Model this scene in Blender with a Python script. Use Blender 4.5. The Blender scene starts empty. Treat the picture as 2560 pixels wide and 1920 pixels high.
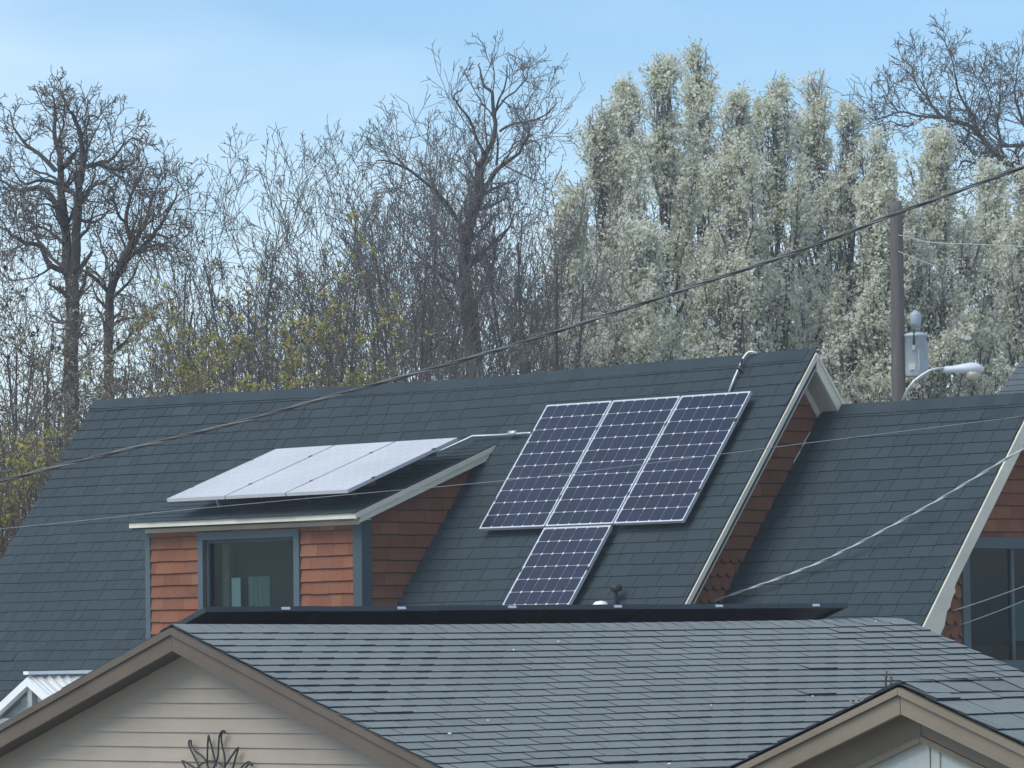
import bpy, math, random
import numpy as np
from mathutils import Vector, Matrix

# ------------------------------------------------------------------ camera
F_PX, PITCH, ROLL = 11348.0, 0.056053, -0.0130963      # photo pixels (2560 wide), radians
CAMZ = 5.0
scene = bpy.context.scene
col = scene.collection
scene.render.resolution_x, scene.render.resolution_y = 1024, 768
_fw = np.array([0, math.cos(PITCH), math.sin(PITCH)])
_up0 = np.array([0, -math.sin(PITCH), math.cos(PITCH)])
_rt0 = np.array([1.0, 0, 0])
_rt = math.cos(ROLL) * _rt0 + math.sin(ROLL) * _up0
_up = -math.sin(ROLL) * _rt0 + math.cos(ROLL) * _up0
cam_d = bpy.data.cameras.new('camera')
cam = bpy.data.objects.new('camera', cam_d)
col.objects.link(cam)
cam_d.sensor_width = 36.0
cam_d.lens = 36.0 * F_PX / 2560.0
cam_d.clip_start = 0.5
cam_d.clip_end = 6000
cam.matrix_world = Matrix(((_rt[0], _up[0], -_fw[0], 0), (_rt[1], _up[1], -_fw[1], 0), (_rt[2], _up[2], -_fw[2], CAMZ), (0, 0, 0, 1)))
scene.camera = cam

# ------------------------------------------------------------------ sky, sun, exposure
SUN_AZ, SUN_EL = math.radians(-120), math.radians(50)     # azimuth from +Y, negative = left of the view
w = bpy.data.worlds.new('World')
scene.world = w
w.use_nodes = True
nt = w.node_tree
nt.nodes.clear()
def wn(t, **k):
    n = nt.nodes.new(t)
    for a, b in k.items():
        setattr(n, a, b)
    return n
out = wn('ShaderNodeOutputWorld')
bg = wn('ShaderNodeBackground')
bg.inputs['Strength'].default_value = 0.084
sky = wn('ShaderNodeTexSky', sky_type='NISHITA')
sky.sun_disc = False
sky.sun_elevation = SUN_EL
sky.sun_rotation = SUN_AZ
sky.altitude = 200
sky.air_density = 1.0
sky.dust_density = 0.8
sky.ozone_density = 1.4
tc = wn('ShaderNodeTexCoord')
mp = wn('ShaderNodeMapping')
mp.inputs['Scale'].default_value = (1, 1, 2.6)
mp.inputs['Location'].default_value = (1.7, 0.4, 0.88)
no = wn('ShaderNodeTexNoise')
no.inputs['Scale'].default_value = 2.4
no.inputs['Detail'].default_value = 5
no.inputs['Roughness'].default_value = 0.52
cr = wn('ShaderNodeValToRGB')
cr.color_ramp.elements[0].position = 0.43
cr.color_ramp.elements[0].color = (0, 0, 0, 1)
cr.color_ramp.elements[1].position = 0.76
cr.color_ramp.elements[1].color = (1, 1, 1, 1)
mx = wn('ShaderNodeMixRGB')
mx.inputs['Color2'].default_value = (7.6, 8.4, 9.0, 1)
mul = wn('ShaderNodeMath', operation='MULTIPLY')
mul.inputs[1].default_value = 0.95
nt.links.new(tc.outputs['Generated'], mp.inputs['Vector'])
nt.links.new(mp.outputs['Vector'], no.inputs['Vector'])
nt.links.new(no.outputs['Fac'], cr.inputs['Fac'])
nt.links.new(cr.outputs['Color'], mul.inputs[0])
nt.links.new(mul.outputs[0], mx.inputs['Fac'])
hs = wn('ShaderNodeHueSaturation')
hs.inputs['Saturation'].default_value = 1.02
nt.links.new(sky.outputs['Color'], hs.inputs['Color'])
tn_ = wn('ShaderNodeMixRGB', blend_type='MULTIPLY')
tn_.inputs['Fac'].default_value = 1.0
tn_.inputs['Color2'].default_value = (0.78, 0.94, 1.07, 1)
nt.links.new(hs.outputs['Color'], tn_.inputs['Color1'])
nt.links.new(tn_.outputs['Color'], mx.inputs['Color1'])
nt.links.new(mx.outputs['Color'], bg.inputs['Color'])
nt.links.new(bg.outputs['Background'], out.inputs['Surface'])

sd = bpy.data.lights.new('sun', 'SUN')
sd.energy = 1.5
sd.angle = math.radians(40)
sd.color = (1.0, 0.95, 0.87)
sun = bpy.data.objects.new('sun', sd)
col.objects.link(sun)
_sv = Vector((math.sin(SUN_AZ) * math.cos(SUN_EL), math.cos(SUN_AZ) * math.cos(SUN_EL), math.sin(SUN_EL)))
sun.rotation_euler = _sv.to_track_quat('Z', 'Y').to_euler()
sun.location = (-20, 20, 40)

scene.view_settings.view_transform = 'Standard'
scene.view_settings.look = 'None'
scene.view_settings.exposure = 0.92
scene.view_settings.gamma = 1.0
scene.view_settings.use_curve_mapping = False

# ------------------------------------------------------------------ measuring helpers
def ray(px, py):
    return _fw + (px - 1280) / F_PX * _rt - (py - 960) / F_PX * _up
def at(px, py, depth):
    """world point seen at photo pixel (px,py), depth metres along +Y"""
    d = ray(px, py)
    d = d * (depth / d[1])
    return np.array([d[0], d[1], d[2] + CAMZ])
def project(P):
    q = np.asarray(P, float) - np.array([0, 0, CAMZ])
    d = q @ _fw
    return np.stack([1280 + F_PX * (q @ _rt) / d, 960 - F_PX * (q @ _up) / d], -1)

# ------------------------------------------------------------------ materials
def new_mat(name):
    m = bpy.data.materials.new(name)
    m.use_nodes = True
    return m, m.node_tree, m.node_tree.nodes['Principled BSDF']
def L(t, a, b):
    t.links.new(a, b)
def coords(t, scale=(1, 1, 1), kind='Object'):
    c = t.nodes.new('ShaderNodeTexCoord')
    m = t.nodes.new('ShaderNodeMapping')
    m.inputs['Scale'].default_value = scale
    L(t, c.outputs[kind], m.inputs['Vector'])
    return m.outputs['Vector']
def world_pos(t, scale=(1, 1, 1), rotz=0.0):
    c = t.nodes.new('ShaderNodeNewGeometry')
    m = t.nodes.new('ShaderNodeMapping')
    m.vector_type = 'POINT'
    m.inputs['Rotation'].default_value = (0, 0, rotz)
    m.inputs['Scale'].default_value = (1, 1, 1)
    m2 = t.nodes.new('ShaderNodeMapping')
    m2.inputs['Scale'].default_value = scale
    L(t, c.outputs['Position'], m.inputs['Vector'])
    L(t, m.outputs['Vector'], m2.inputs['Vector'])
    return m2.outputs['Vector']
def noise(t, vec, scale, detail=3, rough=0.55):
    n = t.nodes.new('ShaderNodeTexNoise')
    n.inputs['Scale'].default_value = scale
    n.inputs['Detail'].default_value = detail
    n.inputs['Roughness'].default_value = rough
    L(t, vec, n.inputs['Vector'])
    return n.outputs['Fac']
def ramp(t, fac, stops):
    r = t.nodes.new('ShaderNodeValToRGB')
    e = r.color_ramp.elements
    while len(e) < len(stops):
        e.new(0.5)
    for x, (p, c) in zip(e, stops):
        x.position = p
        x.color = (*c, 1) if len(c) == 3 else c
    L(t, fac, r.inputs['Fac'])
    return r.outputs['Color']
def mth(t, op, a, b=None):
    n = t.nodes.new('ShaderNodeMath')
    n.operation = op
    for i, x in enumerate((a, b)):
        if x is None:
            continue
        if isinstance(x, (int, float)):
            n.inputs[i].default_value = x
        else:
            L(t, x, n.inputs[i])
    return n.outputs[0]
def mixc(t, fac, a, b, mode='MIX'):
    n = t.nodes.new('ShaderNodeMixRGB')
    n.blend_type = mode
    for s, x in (('Fac', fac), ('Color1', a), ('Color2', b)):
        if isinstance(x, (int, float)):
            n.inputs[s].default_value = x
        elif isinstance(x, tuple):
            n.inputs[s].default_value = (*x, 1)
        else:
            L(t, x, n.inputs[s])
    return n.outputs['Color']
def bump(t, bsdf, h, strength=0.3, dist=0.01):
    b = t.nodes.new('ShaderNodeBump')
    b.inputs['Strength'].default_value = strength
    b.inputs['Distance'].default_value = dist
    L(t, h, b.inputs['Height'])
    L(t, b.outputs['Normal'], bsdf.inputs['Normal'])
def tone(t):
    """per-piece tone: 'tone' attribute on joined meshes, object colour on single pieces"""
    a = t.nodes.new('ShaderNodeAttribute')
    a.attribute_name = 'tone'
    o = t.nodes.new('ShaderNodeObjectInfo')
    s = t.nodes.new('ShaderNodeSeparateColor')
    L(t, o.outputs['Color'], s.inputs['Color'])
    return mth(t, 'ADD', a.outputs['Fac'], s.outputs['Red'])

def plain(name, c, rough=0.7, var=0.12, scale=6.0, metallic=0.0, bumpy=0.0, spec=0.5):
    m, t, b = new_mat(name)
    v = world_pos(t)
    n = noise(t, v, scale, 4)
    lo = tuple(x * (1 - var) for x in c)
    hi = tuple(min(1, x * (1 + var)) for x in c)
    L(t, ramp(t, n, [(0.3, lo), (0.7, hi)]), b.inputs['Base Color'])
    b.inputs['Roughness'].default_value = rough
    b.inputs['Metallic'].default_value = metallic
    b.inputs['Specular IOR Level'].default_value = spec
    if bumpy:
        bump(t, b, noise(t, v, scale * 8, 3), bumpy, 0.004)
    return m

def shingle_mat(name, lo, mid, hi, stain, gran=220.0):
    m, t, b = new_mat(name)
    v = world_pos(t)
    tn = tone(t)
    base = ramp(t, tn, [(0.0, lo), (0.5, mid), (1.0, hi)])
    big = noise(t, v, 0.9, 5, 0.6)
    base = mixc(t, mth(t, 'MULTIPLY', ramp(t, big, [(0.42, (0, 0, 0)), (0.75, (1, 1, 1))]), 0.4), base, stain)
    g = noise(t, v, gran, 2, 0.7)
    base = mixc(t, 0.4, base, ramp(t, g, [(0.3, (0.35, 0.35, 0.36)), (0.7, (1.0, 1.0, 1.0))]), 'MULTIPLY')
    md = noise(t, v, 16, 3, 0.6)
    base = mixc(t, 0.35, base, ramp(t, md, [(0.3, (0.7, 0.7, 0.71)), (0.7, (1.0, 1.0, 1.0))]), 'MULTIPLY')
    L(t, base, b.inputs['Base Color'])
    b.inputs['Roughness'].default_value = 0.88
    b.inputs['Specular IOR Level'].default_value = 0.3
    bump(t, b, g, 0.5, 0.002)
    return m
M = {}
M['shA'] = shingle_mat('dark_asphalt_shingle', (0.026, 0.043, 0.052), (0.034, 0.055, 0.065), (0.043, 0.067, 0.078), (0.030, 0.049, 0.057))
M['shB'] = shingle_mat('weathered_grey_shingle', (0.182, 0.211, 0.207), (0.208, 0.240, 0.235), (0.236, 0.269, 0.264), (0.190, 0.221, 0.217))
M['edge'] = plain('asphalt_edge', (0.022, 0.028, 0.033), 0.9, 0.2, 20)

def cedar_mat():
    m, t, b = new_mat('stained_cedar')
    tn = tone(t)
    base = ramp(t, tn, [(0.0, (0.155, 0.062, 0.035)), (0.45, (0.222, 0.086, 0.045)), (0.8, (0.275, 0.112, 0.056)), (1.0, (0.35, 0.18, 0.09))])
    v = world_pos(t, (26, 26, 2.2))
    g = noise(t, v, 4, 4, 0.65)
    base = mixc(t, 0.45, base, ramp(t, g, [(0.25, (0.55, 0.52, 0.50)), (0.75, (1.05, 1.02, 1.0))]), 'MULTIPLY')
    v2 = world_pos(t)
    st = noise(t, v2, 3.3, 4, 0.6)
    base = mixc(t, mth(t, 'MULTIPLY', ramp(t, st, [(0.45, (0, 0, 0)), (0.8, (1, 1, 1))]), 0.35), base, (0.20, 0.115, 0.080))
    L(t, base, b.inputs['Base Color'])
    b.inputs['Roughness'].default_value = 0.8
    b.inputs['Specular IOR Level'].default_value = 0.25
    bump(t, b, g, 0.35, 0.004)
    return m
M['cedar'] = cedar_mat()
M['cedarshade'] = plain('end_grain_course_shade', (0.052, 0.030, 0.026), 0.9, 0.3, 20)  # shade under each course, painted onto the end-grain butt faces
def painted(name, c, grain=(3, 3, 30), chips=None, rough=0.6, var=0.1):
    m, t, b = new_mat(name)
    n = noise(t, world_pos(t, grain), 3, 4, 0.6)
    n2 = noise(t, world_pos(t), 2.2, 4, 0.6)
    base = ramp(t, n2, [(0.3, tuple(x * (1 - var) for x in c)), (0.7, tuple(x * (1 + var) for x in c))])
    base = mixc(t, 0.25, base, ramp(t, n, [(0.3, (0.75, 0.75, 0.75)), (0.7, (1, 1, 1))]), 'MULTIPLY')
    if chips:
        n3 = noise(t, world_pos(t), 14, 5, 0.7)
        base = mixc(t, ramp(t, n3, [(0.66, (0, 0, 0)), (0.70, (1, 1, 1))]), base, chips)
    L(t, base, b.inputs['Base Color'])
    b.inputs['Roughness'].default_value = rough
    b.inputs['Specular IOR Level'].default_value = 0.3
    bump(t, b, n, 0.2, 0.003)
    return m
M['cream'] = painted('cream_trim_paint', (0.64, 0.615, 0.51))
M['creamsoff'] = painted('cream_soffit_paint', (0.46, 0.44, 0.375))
M['slate'] = painted('slate_blue_trim_paint', (0.050, 0.078, 0.095))
M['slatelite'] = painted('worn_slate_trim_paint', (0.075, 0.108, 0.122))
M['taupe'] = painted('taupe_siding_paint', (0.350, 0.300, 0.240), (1.2, 1.2, 14), None, 0.55, 0.06)
M['brown'] = painted('brown_fascia_paint', (0.118, 0.095, 0.073), (3, 3, 20), None, 0.6, 0.12)
M['brownD'] = painted('brown_soffit_paint', (0.070, 0.058, 0.050))
M['tan'] = painted('weathered_tan_fascia_paint', (0.195, 0.165, 0.122), (3, 3, 20), (0.24, 0.21, 0.165), 0.65, 0.15)
M['sage'] = painted('pale_sage_panel_paint', (0.46, 0.50, 0.47), (12, 12, 1.5), None, 0.6, 0.08)
M['white'] = plain('white_corrugated_plastic', (0.80, 0.83, 0.82), 0.35, 0.06, 5)
M['greyboard'] = plain('grey_greenhouse_board', (0.30, 0.33, 0.33), 0.7, 0.2, 5)
M['alu'] = plain('anodised_aluminium', (0.72, 0.75, 0.76), 0.32, 0.05, 8, 0.6)
M['black_alu'] = plain('black_anodised_frame', (0.03, 0.036, 0.042), 0.4, 0.15, 8, 0.2)
M['galv'] = plain('galvanised_conduit', (0.50, 0.55, 0.54), 0.45, 0.12, 20, 0.5)
M['darkmetal'] = plain('black_wrought_wire', (0.022, 0.024, 0.026), 0.5, 0.2, 30, 0.2)
M['rust'] = plain('rusty_hook_iron', (0.060, 0.046, 0.040), 0.8, 0.4, 40)
M['dead'] = plain('dead_vine', (0.30, 0.28, 0.26), 0.9, 0.5, 30)
M['flash'] = plain('bare_flashing', (0.62, 0.64, 0.62), 0.4, 0.15, 20, 0.3)
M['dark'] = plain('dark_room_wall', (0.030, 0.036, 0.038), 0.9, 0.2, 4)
M['ventblack'] = plain('black_vent_rubber', (0.02, 0.022, 0.024), 0.6, 0.2, 20)

def panel_mats():
    m, t, b = new_mat('solar_cell_under_glass')
    n = noise(t, world_pos(t), 60, 2)
    L(t, mixc(t, 0.25, ramp(t, tone(t), [(0, (0.006, 0.012, 0.032)), (1, (0.010, 0.017, 0.043))]), ramp(t, n, [(0.3, (0.6, 0.6, 0.6)), (0.7, (1, 1, 1))]), 'MULTIPLY'), b.inputs['Base Color'])
    b.inputs['Roughness'].default_value = 0.45
    b.inputs['Coat Weight'].default_value = 0.6
    b.inputs['Specular IOR Level'].default_value = 0.2
    b.inputs['Coat Roughness'].default_value = 0.05
    b.inputs['Coat IOR'].default_value = 1.36
    b.inputs['Sheen Weight'].default_value = 0.0
    b.inputs['Sheen Roughness'].default_value = 0.25
    M['cell'] = m
    m, t, b = new_mat('white_backsheet_under_glass')
    n = noise(t, world_pos(t), 30, 2)
    L(t, ramp(t, n, [(0.3, (0.56, 0.60, 0.62)), (0.7, (0.64, 0.68, 0.69))]), b.inputs['Base Color'])
    b.inputs['Roughness'].default_value = 0.5
    b.inputs['Coat Weight'].default_value = 0.6
    b.inputs['Specular IOR Level'].default_value = 0.2
    b.inputs['Coat Roughness'].default_value = 0.05
    b.inputs['Coat IOR'].default_value = 1.36
    b.inputs['Sheen Weight'].default_value = 0.0
    b.inputs['Sheen Roughness'].default_value = 0.25
    M['backsheet'] = m
    m, t, b = new_mat('black_backsheet')
    v = world_pos(t, (1, 1, 1))
    n = noise(t, v, 40, 3)
    L(t, ramp(t, n, [(0.3, (0.012, 0.017, 0.024)), (0.7, (0.022, 0.030, 0.040))]), b.inputs['Base Color'])
    b.inputs['Roughness'].default_value = 0.55
    M['blackback'] = m
    # pale sky glare painted into the low-slope panels' colour, stronger at flat viewing angles
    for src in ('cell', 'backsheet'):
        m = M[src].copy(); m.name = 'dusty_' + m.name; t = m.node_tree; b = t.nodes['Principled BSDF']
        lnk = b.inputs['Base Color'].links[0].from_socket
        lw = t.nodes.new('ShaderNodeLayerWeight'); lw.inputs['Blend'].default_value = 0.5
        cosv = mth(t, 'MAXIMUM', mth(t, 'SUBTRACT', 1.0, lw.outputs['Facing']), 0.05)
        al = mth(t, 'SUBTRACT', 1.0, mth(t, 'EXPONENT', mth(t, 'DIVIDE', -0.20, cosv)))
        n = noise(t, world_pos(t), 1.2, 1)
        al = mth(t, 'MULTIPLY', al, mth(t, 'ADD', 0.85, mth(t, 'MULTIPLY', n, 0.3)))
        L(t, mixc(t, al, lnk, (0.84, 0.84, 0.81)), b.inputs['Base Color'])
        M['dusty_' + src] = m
panel_mats()

def glass_mat(name, tint, refl=1.0):
    m = bpy.data.materials.new(name)
    m.use_nodes = True
    t = m.node_tree
    t.nodes.clear()
    o = t.nodes.new('ShaderNodeOutputMaterial')
    tr = t.nodes.new('ShaderNodeBsdfTransparent')
    tr.inputs['Color'].default_value = (*tint, 1)
    gl = t.nodes.new('ShaderNodeBsdfGlossy')
    gl.inputs['Roughness'].default_value = 0.03
    gl.inputs['Color'].default_value = (refl, refl, refl, 1)
    lw = t.nodes.new('ShaderNodeLayerWeight')
    lw.inputs['Blend'].default_value = 0.5
    fz = mth(t, 'ADD', mth(t, 'MULTIPLY', mth(t, 'POWER', lw.outputs['Facing'], 5.0), 0.9), 0.03)
    v = world_pos(t)
    n = noise(t, v, 2.0, 2)
    bn = t.nodes.new('ShaderNodeBump')
    bn.inputs['Strength'].default_value = 0.08
    bn.inputs['Distance'].default_value = 0.02
    L(t, n, bn.inputs['Height'])
    mi = t.nodes.new('ShaderNodeMixShader')
    L(t, fz, mi.inputs['Fac'])
    L(t, tr.outputs['BSDF'], mi.inputs[1])
    L(t, gl.outputs['BSDF'], mi.inputs[2])
    L(t, mi.outputs['Shader'], o.inputs['Surface'])
    return m
M['glass'] = glass_mat('window_glass', (0.62, 0.72, 0.72), 0.6)
M['curtain'] = plain('grey_green_curtain', (0.20, 0.26, 0.245), 0.9, 0.08, 4)
M['blind'] = plain('pale_blind', (0.50, 0.53, 0.54), 0.8, 0.06, 4)
M['innerwood'] = plain('brown_inner_casing', (0.16, 0.125, 0.11), 0.7, 0.2, 6)

def bark(name, lo, hi, sc=(14, 14, 3)):
    m, t, b = new_mat(name)
    n = noise(t, world_pos(t, sc), 2.5, 5, 0.65)
    L(t, ramp(t, n, [(0.28, lo), (0.72, hi)]), b.inputs['Base Color'])
    b.inputs['Roughness'].default_value = 0.95
    b.inputs['Specular IOR Level'].default_value = 0.15
    bump(t, b, n, 0.5, 0.02)
    return m
M['bark'] = bark('dark_bark', (0.055, 0.051, 0.048), (0.115, 0.106, 0.098))
M['twig'] = bark('grey_twig_bark', (0.105, 0.099, 0.093), (0.180, 0.170, 0.158))
M['twigbrown'] = bark('brown_twig_bark', (0.105, 0.088, 0.074), (0.180, 0.155, 0.130))
M['pearbark'] = bark('pear_bark', (0.050, 0.050, 0.046), (0.095, 0.092, 0.084))
M['peartwig'] = bark('pear_twig_bark', (0.16, 0.155, 0.135), (0.26, 0.25, 0.22))
M['pole'] = bark('weathered_pole_wood', (0.085, 0.078, 0.075), (0.175, 0.160, 0.150), (22, 22, 0.8))
def foliage(name, stops, transl=0.5):
    m, t, b = new_mat(name)
    a = t.nodes.new('ShaderNodeAttribute')
    a.attribute_name = 'tone'
    c = ramp(t, a.outputs['Fac'], stops)
    L(t, c, b.inputs['Base Color'])
    b.inputs['Roughness'].default_value = 0.7
    b.inputs['Specular IOR Level'].default_value = 0.2
    tr = t.nodes.new('ShaderNodeBsdfTranslucent')
    L(t, c, tr.inputs['Color'])
    mi = t.nodes.new('ShaderNodeMixShader')
    mi.inputs['Fac'].default_value = transl
    L(t, b.outputs['BSDF'], mi.inputs[1])
    L(t, tr.outputs['BSDF'], mi.inputs[2])
    L(t, mi.outputs['Shader'], t.nodes['Material Output'].inputs['Surface'])
    return m
M['blossom'] = foliage('pear_blossom_and_new_leaf', [(0.0, (0.24, 0.265, 0.12)), (0.3, (0.45, 0.475, 0.28)), (0.55, (0.68, 0.69, 0.52)), (0.8, (0.84, 0.845, 0.74)), (1.0, (0.91, 0.91, 0.86))])
M['bud'] = foliage('yellow_green_bud', [(0.0, (0.17, 0.155, 0.07)), (0.5, (0.36, 0.325, 0.11)), (1.0, (0.58, 0.53, 0.18))])
M['budpale'] = foliage('pale_olive_bud', [(0.0, (0.17, 0.16, 0.12)), (0.5, (0.32, 0.31, 0.21)), (1.0, (0.50, 0.49, 0.35))])
M['deadleaf'] = foliage('withered_leaf', [(0.0, (0.05, 0.035, 0.035)), (1.0, (0.12, 0.075, 0.06))], 0.2)
def ground_mat():
    m, t, b = new_mat('pale_bounce_gravel_and_grass')  # ground out of view, colour paled to bounce light onto shaded walls
    v = world_pos(t)
    n = noise(t, v, 0.35, 6)
    n2 = noise(t, v, 9, 4)
    c = ramp(t, n, [(0.40, (0.42, 0.41, 0.385)), (0.7, (0.27, 0.265, 0.20))])
    c = mixc(t, 0.5, c, ramp(t, n2, [(0.3, (0.5, 0.5, 0.5)), (0.7, (1, 1, 1))]), 'MULTIPLY')
    L(t, c, b.inputs['Base Color'])
    b.inputs['Roughness'].default_value = 0.95
    bump(t, b, n2, 0.6, 0.05)
    return m
M['ground'] = ground_mat()

# ------------------------------------------------------------------ mesh helpers
def tag(o, label=None, cat=None, group=None, kind=None):
    if label: o['label'] = label
    if cat: o['category'] = cat
    if group: o['group'] = group
    if kind: o['kind'] = kind
    return o
def empty(name, loc, rz=0.0):
    o = bpy.data.objects.new(name, None)
    o.empty_display_size = 0.3
    col.objects.link(o)
    o.location = loc
    o.rotation_euler = (0, 0, rz)
    return o
def link(name, me, parent=None, mats=None):
    if mats:
        for m in (mats if isinstance(mats, (list, tuple)) else [mats]):
            me.materials.append(m)
    o = bpy.data.objects.new(name, me)
    col.objects.link(o)
    if parent:
        o.parent = parent
    o.color = (0, 0, 0, 1)
    return o
class MB:
    def __init__(s):
        s.v, s.f, s.m = [], [], []
    def poly(s, pts, mat=0):
        n = len(s.v)
        s.v += [tuple(map(float, p)) for p in pts]
        s.f.append(tuple(range(n, n + len(pts))))
        s.m.append(mat)
    def hexa(s, b, t, mat=0, mats=None):
        """b, t: 4 corners each (bottom ring ccw seen from above, top ring)"""
        n = len(s.v)
        s.v += [tuple(map(float, p)) for p in list(b) + list(t)]
        q = [(3, 2, 1, 0), (4, 5, 6, 7), (0, 1, 5, 4), (1, 2, 6, 5), (2, 3, 7, 6), (3, 0, 4, 7)]
        for i, a in enumerate(q):
            s.f.append(tuple(n + k for k in a))
            s.m.append(mats[i] if mats else mat)
    def box(s, x0, x1, y0, y1, z0, z1, mat=0):
        s.hexa([(x0, y0, z0), (x1, y0, z0), (x1, y1, z0), (x0, y1, z0)], [(x0, y0, z1), (x1, y0, z1), (x1, y1, z1), (x0, y1, z1)], mat)
    def prism(s, poly, d, mat=0):
        """extrude a planar polygon (3D pts) along vector d"""
        n = len(poly)
        b = len(s.v)
        s.v += [tuple(map(float, p)) for p in poly] + [tuple(float(p[i] + d[i]) for i in range(3)) for p in poly]
        s.f.append(tuple(b + i for i in range(n)))
        s.f.append(tuple(b + n + i for i in reversed(range(n))))
        s.m += [mat, mat]
        for i in range(n):
            j = (i + 1) % n
            s.f.append((b + i, b + n + i, b + n + j, b + j))
            s.m.append(mat)
    def tube(s, pts, r, k=8, mat=0, cap=True):
        pts = [Vector(p) for p in pts]
        rs = r if isinstance(r, (list, tuple)) else [r] * len(pts)
        base = len(s.v)
        prev = None
        for i, p in enumerate(pts):
            t = (pts[min(i + 1, len(pts) - 1)] - pts[max(i - 1, 0)]).normalized()
            if prev is None:
                a = t.cross(Vector((0, 0, 1)))
                if a.length < 1e-3:
                    a = t.cross(Vector((1, 0, 0)))
            else:
                a = prev - t * prev.dot(t)
            a.normalize()
            prev = a
            c = t.cross(a)
            for j in range(k):
                g = 2 * math.pi * j / k
                q = p + (a * math.cos(g) + c * math.sin(g)) * rs[i]
                s.v.append(tuple(q))
        for i in range(len(pts) - 1):
            for j in range(k):
                j2 = (j + 1) % k
                s.f.append((base + i * k + j, base + i * k + j2, base + (i + 1) * k + j2, base + (i + 1) * k + j))
                s.m.append(mat)
        if cap:
            s.f.append(tuple(base + j for j in reversed(range(k))))
            s.f.append(tuple(base + (len(pts) - 1) * k + j for j in range(k)))
            s.m += [mat, mat]
    def lathe(s, prof, c, k=16, mat=0):
        base = len(s.v)
        for r, z in prof:
            for j in range(k):
                g = 2 * math.pi * j / k
                s.v.append((c[0] + r * math.cos(g), c[1] + r * math.sin(g), c[2] + z))
        for i in range(len(prof) - 1):
            for j in range(k):
                j2 = (j + 1) % k
                s.f.append((base + i * k + j, base + i * k + j2, base + (i + 1) * k + j2, base + (i + 1) * k + j))
                s.m.append(mat)
        s.f.append(tuple(base + j for j in reversed(range(k))))
        s.f.append(tuple(base + (len(prof) - 1) * k + j for j in range(k)))
        s.m += [mat, mat]
    def build(s, name, mats, parent=None, smooth=False, off=(0, 0, 0)):
        me = bpy.data.meshes.new(name)
        v = [(a + off[0], b + off[1], c + off[2]) for a, b, c in s.v] if any(off) else s.v
        me.from_pydata(v, [], s.f)
        o = link(name, me, parent, mats)
        if max(s.m, default=0) > 0:
            me.polygons.foreach_set('material_index', s.m)
        if smooth:
            me.polygons.foreach_set('use_smooth', [True] * len(s.f))
        me.update()
        return o
def mesh_quads(name, V, F, tones=None, mat_idx=None, smooth=False):
    """fast mesh from numpy arrays: V (n,3), F (m,4); tones per face"""
    me = bpy.data.meshes.new(name)
    V = np.ascontiguousarray(V, np.float32)
    F = np.ascontiguousarray(F, np.int32)
    me.vertices.add(len(V))
    me.vertices.foreach_set('co', V.ravel())
    k = F.shape[1]
    me.loops.add(F.size)
    me.loops.foreach_set('vertex_index', F.ravel())
    me.polygons.add(len(F))
    me.polygons.foreach_set('loop_start', np.arange(0, F.size, k, dtype=np.int32))
    if mat_idx is not None:
        me.polygons.foreach_set('material_index', np.asarray(mat_idx, np.int32))
    me.polygons.foreach_set('use_smooth', np.full(len(F), smooth, bool))
    if tones is not None:
        at_ = me.attributes.new('tone', 'FLOAT', 'FACE')
        at_.data.foreach_set('value', np.asarray(tones, np.float32))
    me.update(calc_edges=True)
    me.validate()
    return me

# ------------------------------------------------------------------ shingle courses
def unit_shingle(name, lift, thick, mats):
    """1 x 1 footprint: x along the course, y up the slope, z out; butt edge at y=0"""
    b = [(0, 0, lift), (1, 0, lift), (1, 1.3, 0), (0, 1.3, 0)]
    t = [(0, 0, lift + thick), (1, 0, lift + thick), (1, 1.3, 0.0015), (0, 1.3, 0.0015)]
    m = MB()
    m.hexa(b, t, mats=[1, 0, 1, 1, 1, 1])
    me = bpy.data.meshes.new(name)
    me.from_pydata(m.v, [], m.f)
    me.polygons.foreach_set('material_index', m.m)
    for x in mats:
        me.materials.append(x)
    me.update()
    return me
def rows(rng, u0, u1, smax, exp, widths, gap, stagger=None, s0=0.0, jit=0.004):
    """list of (u, s_butt, width, tone)"""
    out_ = []
    n = int(round((smax - s0) / exp))
    ph = [rng.uniform(0, 6.28) for _ in range(6)]
    for i in range(1, n + 1):
        s = s0 + i * exp
        if stagger is None:
            u = u0 - rng.uniform(0, widths[1])
        else:
            u = u0 - ((i * stagger) % 1.0) * widths[0]
        while u < u1:
            wd = widths[0] if stagger is not None else rng.uniform(*widths)
            a, b = max(u, u0), min(u + wd, u1)
            if b - a > 0.02:
                wob = jit * (math.sin(a * 1.7 + i * 0.9 + ph[0]) + 0.7 * math.sin(a * 4.1 + i * 2.3 + ph[1])) + rng.gauss(0, jit * 0.35)
                out_.append((a + gap / 2, s + wob, b - a - gap, min(1, max(0, rng.gauss(0.5, 0.15)))))
            u += wd
    return out_
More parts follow.
